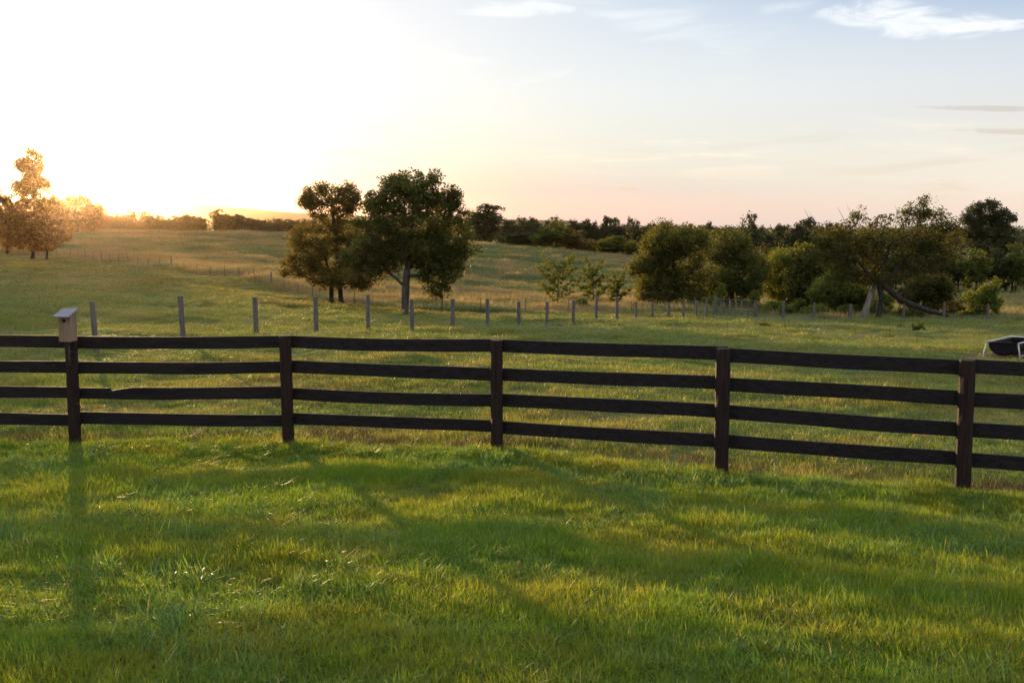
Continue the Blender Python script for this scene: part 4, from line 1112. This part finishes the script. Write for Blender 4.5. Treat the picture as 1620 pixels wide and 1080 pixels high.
def plant(kind, px, top, d, wpx, label, group):
    lst = STOCK[kind]; i = int(trr.integers(0, len(lst))); pr = lst[i]
    first = (kind, i) not in used
    e = pr if first else copy_tree(pr)
    used.add((kind, i))
    b_ = ground(px, d, 380); tz = P(px, top, d).z
    hgt = max(tz - b_.z, 2.5) * 1.06; s = hgt / 10.0; sw = (wpx / F * d) / 6.4
    e.location = (b_.x, b_.y, b_.z - 0.1); e.scale = (sw, sw, s); e.rotation_euler = (0, 0, trr.uniform(0, 6.28))
    tag(e, label, 'tree', group)
    return e
GL = 'trees of the left tree line'
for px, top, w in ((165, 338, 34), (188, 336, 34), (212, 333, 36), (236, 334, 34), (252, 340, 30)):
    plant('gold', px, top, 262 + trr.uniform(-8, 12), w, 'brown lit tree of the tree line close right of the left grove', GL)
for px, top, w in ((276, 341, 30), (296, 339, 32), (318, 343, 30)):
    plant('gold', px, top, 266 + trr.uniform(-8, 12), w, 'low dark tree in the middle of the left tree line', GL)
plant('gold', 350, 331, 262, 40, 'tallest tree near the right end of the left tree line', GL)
for px, top, w in ((374, 338, 34), (398, 344, 34), (412, 348, 26)):
    plant('far', px, top, 268 + trr.uniform(-8, 12), w, 'low tree at the right end of the left tree line', GL)
for px in range(420, 500, 13):
    plant('far', px, 346 + trr.uniform(-1, 3), 420, 26, 'distant tree on the skyline left of the middle pair', 'distant skyline trees')
plant('far', 765, 324, 275, 66, 'tall dark round tree on the crest right of the middle pair', None)
plant('far', 742, 345, 285, 50, 'dark tree half hidden by the right tree of the middle pair', None)
GM = 'dark trees of the middle tree line'
for px, top, w in ((800, 349, 44), (820, 344, 40), (838, 343, 36), (852, 350, 30), (868, 347, 26), (908, 347, 44), (930, 346, 34), (944, 350, 30), (975, 346, 34), (994, 344, 32), (1012, 348, 36), (1030, 352, 40), (1050, 354, 40), (1072, 356, 40), (1092, 352, 30), (1110, 356, 36), (1122, 350, 24), (1138, 362, 36)):
    plant('far', px, top, 330 + trr.uniform(-15, 20), w, 'dark tree in the far tree line above the meadow', GM)
plant('far', 957, 343, 320, 26, 'dark tree rising like a knob above the middle tree line', None)
plant('far', 882, 343, 300, 34, 'tree with two tufted tops above the olive bushes', None)
GB = 'olive trees at the meadow edge'
for px, top, w, lb in ((858, 362, 40, 'small olive tree at the left end of the meadow edge row'), (880, 350, 46, 'olive tree, tallest in the row at the meadow edge'), (905, 362, 44, 'brown olive tree behind the tiered sapling'), (930, 378, 40, 'low olive tree right of the brown olive one')):
    plant('gold' if px > 890 else 'mid', px, top, 246, w, lb, GB)
for px, top, w in ((815, 368, 38), (835, 366, 40), (955, 378, 40), (978, 374, 40), (1000, 380, 36), (965, 392, 34)):
    plant('mid' if px > 940 else 'far', px, top, 252, w, 'bushy tree at the foot of the middle tree line', 'bushy trees behind the meadow crest')
plant('far', 1183, 338, 150, 44, 'tall dark tree rising behind the tree at the gate', None)
for px, top, w in ((1150, 358, 34), (1210, 357, 40), (1235, 356, 36), (1258, 352, 40), (1283, 346, 44), (1306, 350, 40), (1330, 352, 40)):
    plant('far', px, top, 190 + trr.uniform(-10, 20), w, 'dark tree of the wood between the gate and the old tree', 'dark wood trees behind the gate')
for px, top, w in ((1205, 385, 44), (1240, 380, 44), (1275, 385, 46), (1310, 395, 44), (1345, 395, 44)):
    plant('far', px, top, 140, w, 'shady lower tree behind the pale young tree', 'shady trees behind the pale young tree')
for px, top, w in ((1385, 395, 50), (1420, 400, 50), (1452, 392, 50), (1488, 388, 50)):
    plant('far', px, top, 150, w, 'dark tree showing through the old spreading tree', 'dark trees behind the old spreading tree')
for px, top, w, k_ in ((1520, 398, 50, 'far'), (1548, 394, 50, 'mid'), (1578, 392, 50, 'far'), (1605, 386, 50, 'mid'), (1635, 390, 50, 'far'), (1665, 388, 54, 'far')):
    plant(k_, px, top, 150 + trr.uniform(-4, 6), w, 'hedge tree in the thick row below the skyline oak', 'hedge trees below the oak')
for k_ in STOCK:
    for i, o in enumerate(STOCK[k_]):
        if (k_, i) not in used:
            for ch in list(o.children): bpy.data.objects.remove(ch)
            bpy.data.objects.remove(o)

# far off woods that read as one dark mass
rng = np.random.default_rng(808); cents = []
for px in np.arange(-320, 1940, 5.0):
    for _ in range(3):
        d = rng.uniform(480, 640); b_ = ground(px, d, 360); tp = P(px, (351 if px < 760 else 361) + 3 * float(vnoise(px / 22.0, 1.5, 3)) * 2, d).z
        for q in range(4): cents.append((b_.x + rng.normal(0, 2), d + rng.normal(0, 3), b_.z + (tp - b_.z) * (rng.uniform(0.1, 1.0))))
v, f = leaf_cloud(cents, 16, 1.6, 1.5, rng)
o = link('far_wood', np_mesh('far_wood', v, f, M['leaf_far'])); tag(o, 'continuous dark wood along the horizon behind the tree lines', 'wood', kind='stuff')

# ------------------------------------------------------------------ evening haze with flare glow
if True:
    mb = MB(); mb.box((0, 3380, 12.0), (6200, 3440, 108.0)); 
    m, nt = new_mat('evening_haze_flare')
    pv = nt.n('ShaderNodeVolumePrincipled'); pv.inputs['Color'].default_value = (1.0, 0.72, 0.50, 1); pv.inputs['Density'].default_value = 0.000024  # orange tint stands in for lens flare glow round the sun
    pv.inputs['Anisotropy'].default_value = 0.95
    mo = nt.n('ShaderNodeOutputMaterial'); nt.l(pv.outputs[0], mo.inputs['Volume'])
    o = mb.build('haze', m); tag(o, 'thin evening haze over the fields, tinted orange as sun flare glow', 'haze', kind='stuff')

# ------------------------------------------------------------------ render settings
scene.view_settings.view_transform = 'Standard'; scene.view_settings.look = 'None'
scene.view_settings.exposure = 1.2; scene.view_settings.gamma = 1.0
cy = scene.cycles
cy.max_bounces = 8; cy.diffuse_bounces = 3; cy.transmission_bounces = 4; cy.glossy_bounces = 2; cy.volume_bounces = 0; cy.transparent_max_bounces = 8
cy.sample_clamp_indirect = 6.0
cy.use_denoising = True; cy.denoiser = 'OPENIMAGEDENOISE'; cy.denoising_input_passes = 'RGB_ALBEDO_NORMAL'; cy.denoising_prefilter = 'NONE'
cy.use_adaptive_sampling = True; cy.adaptive_threshold = 0.006
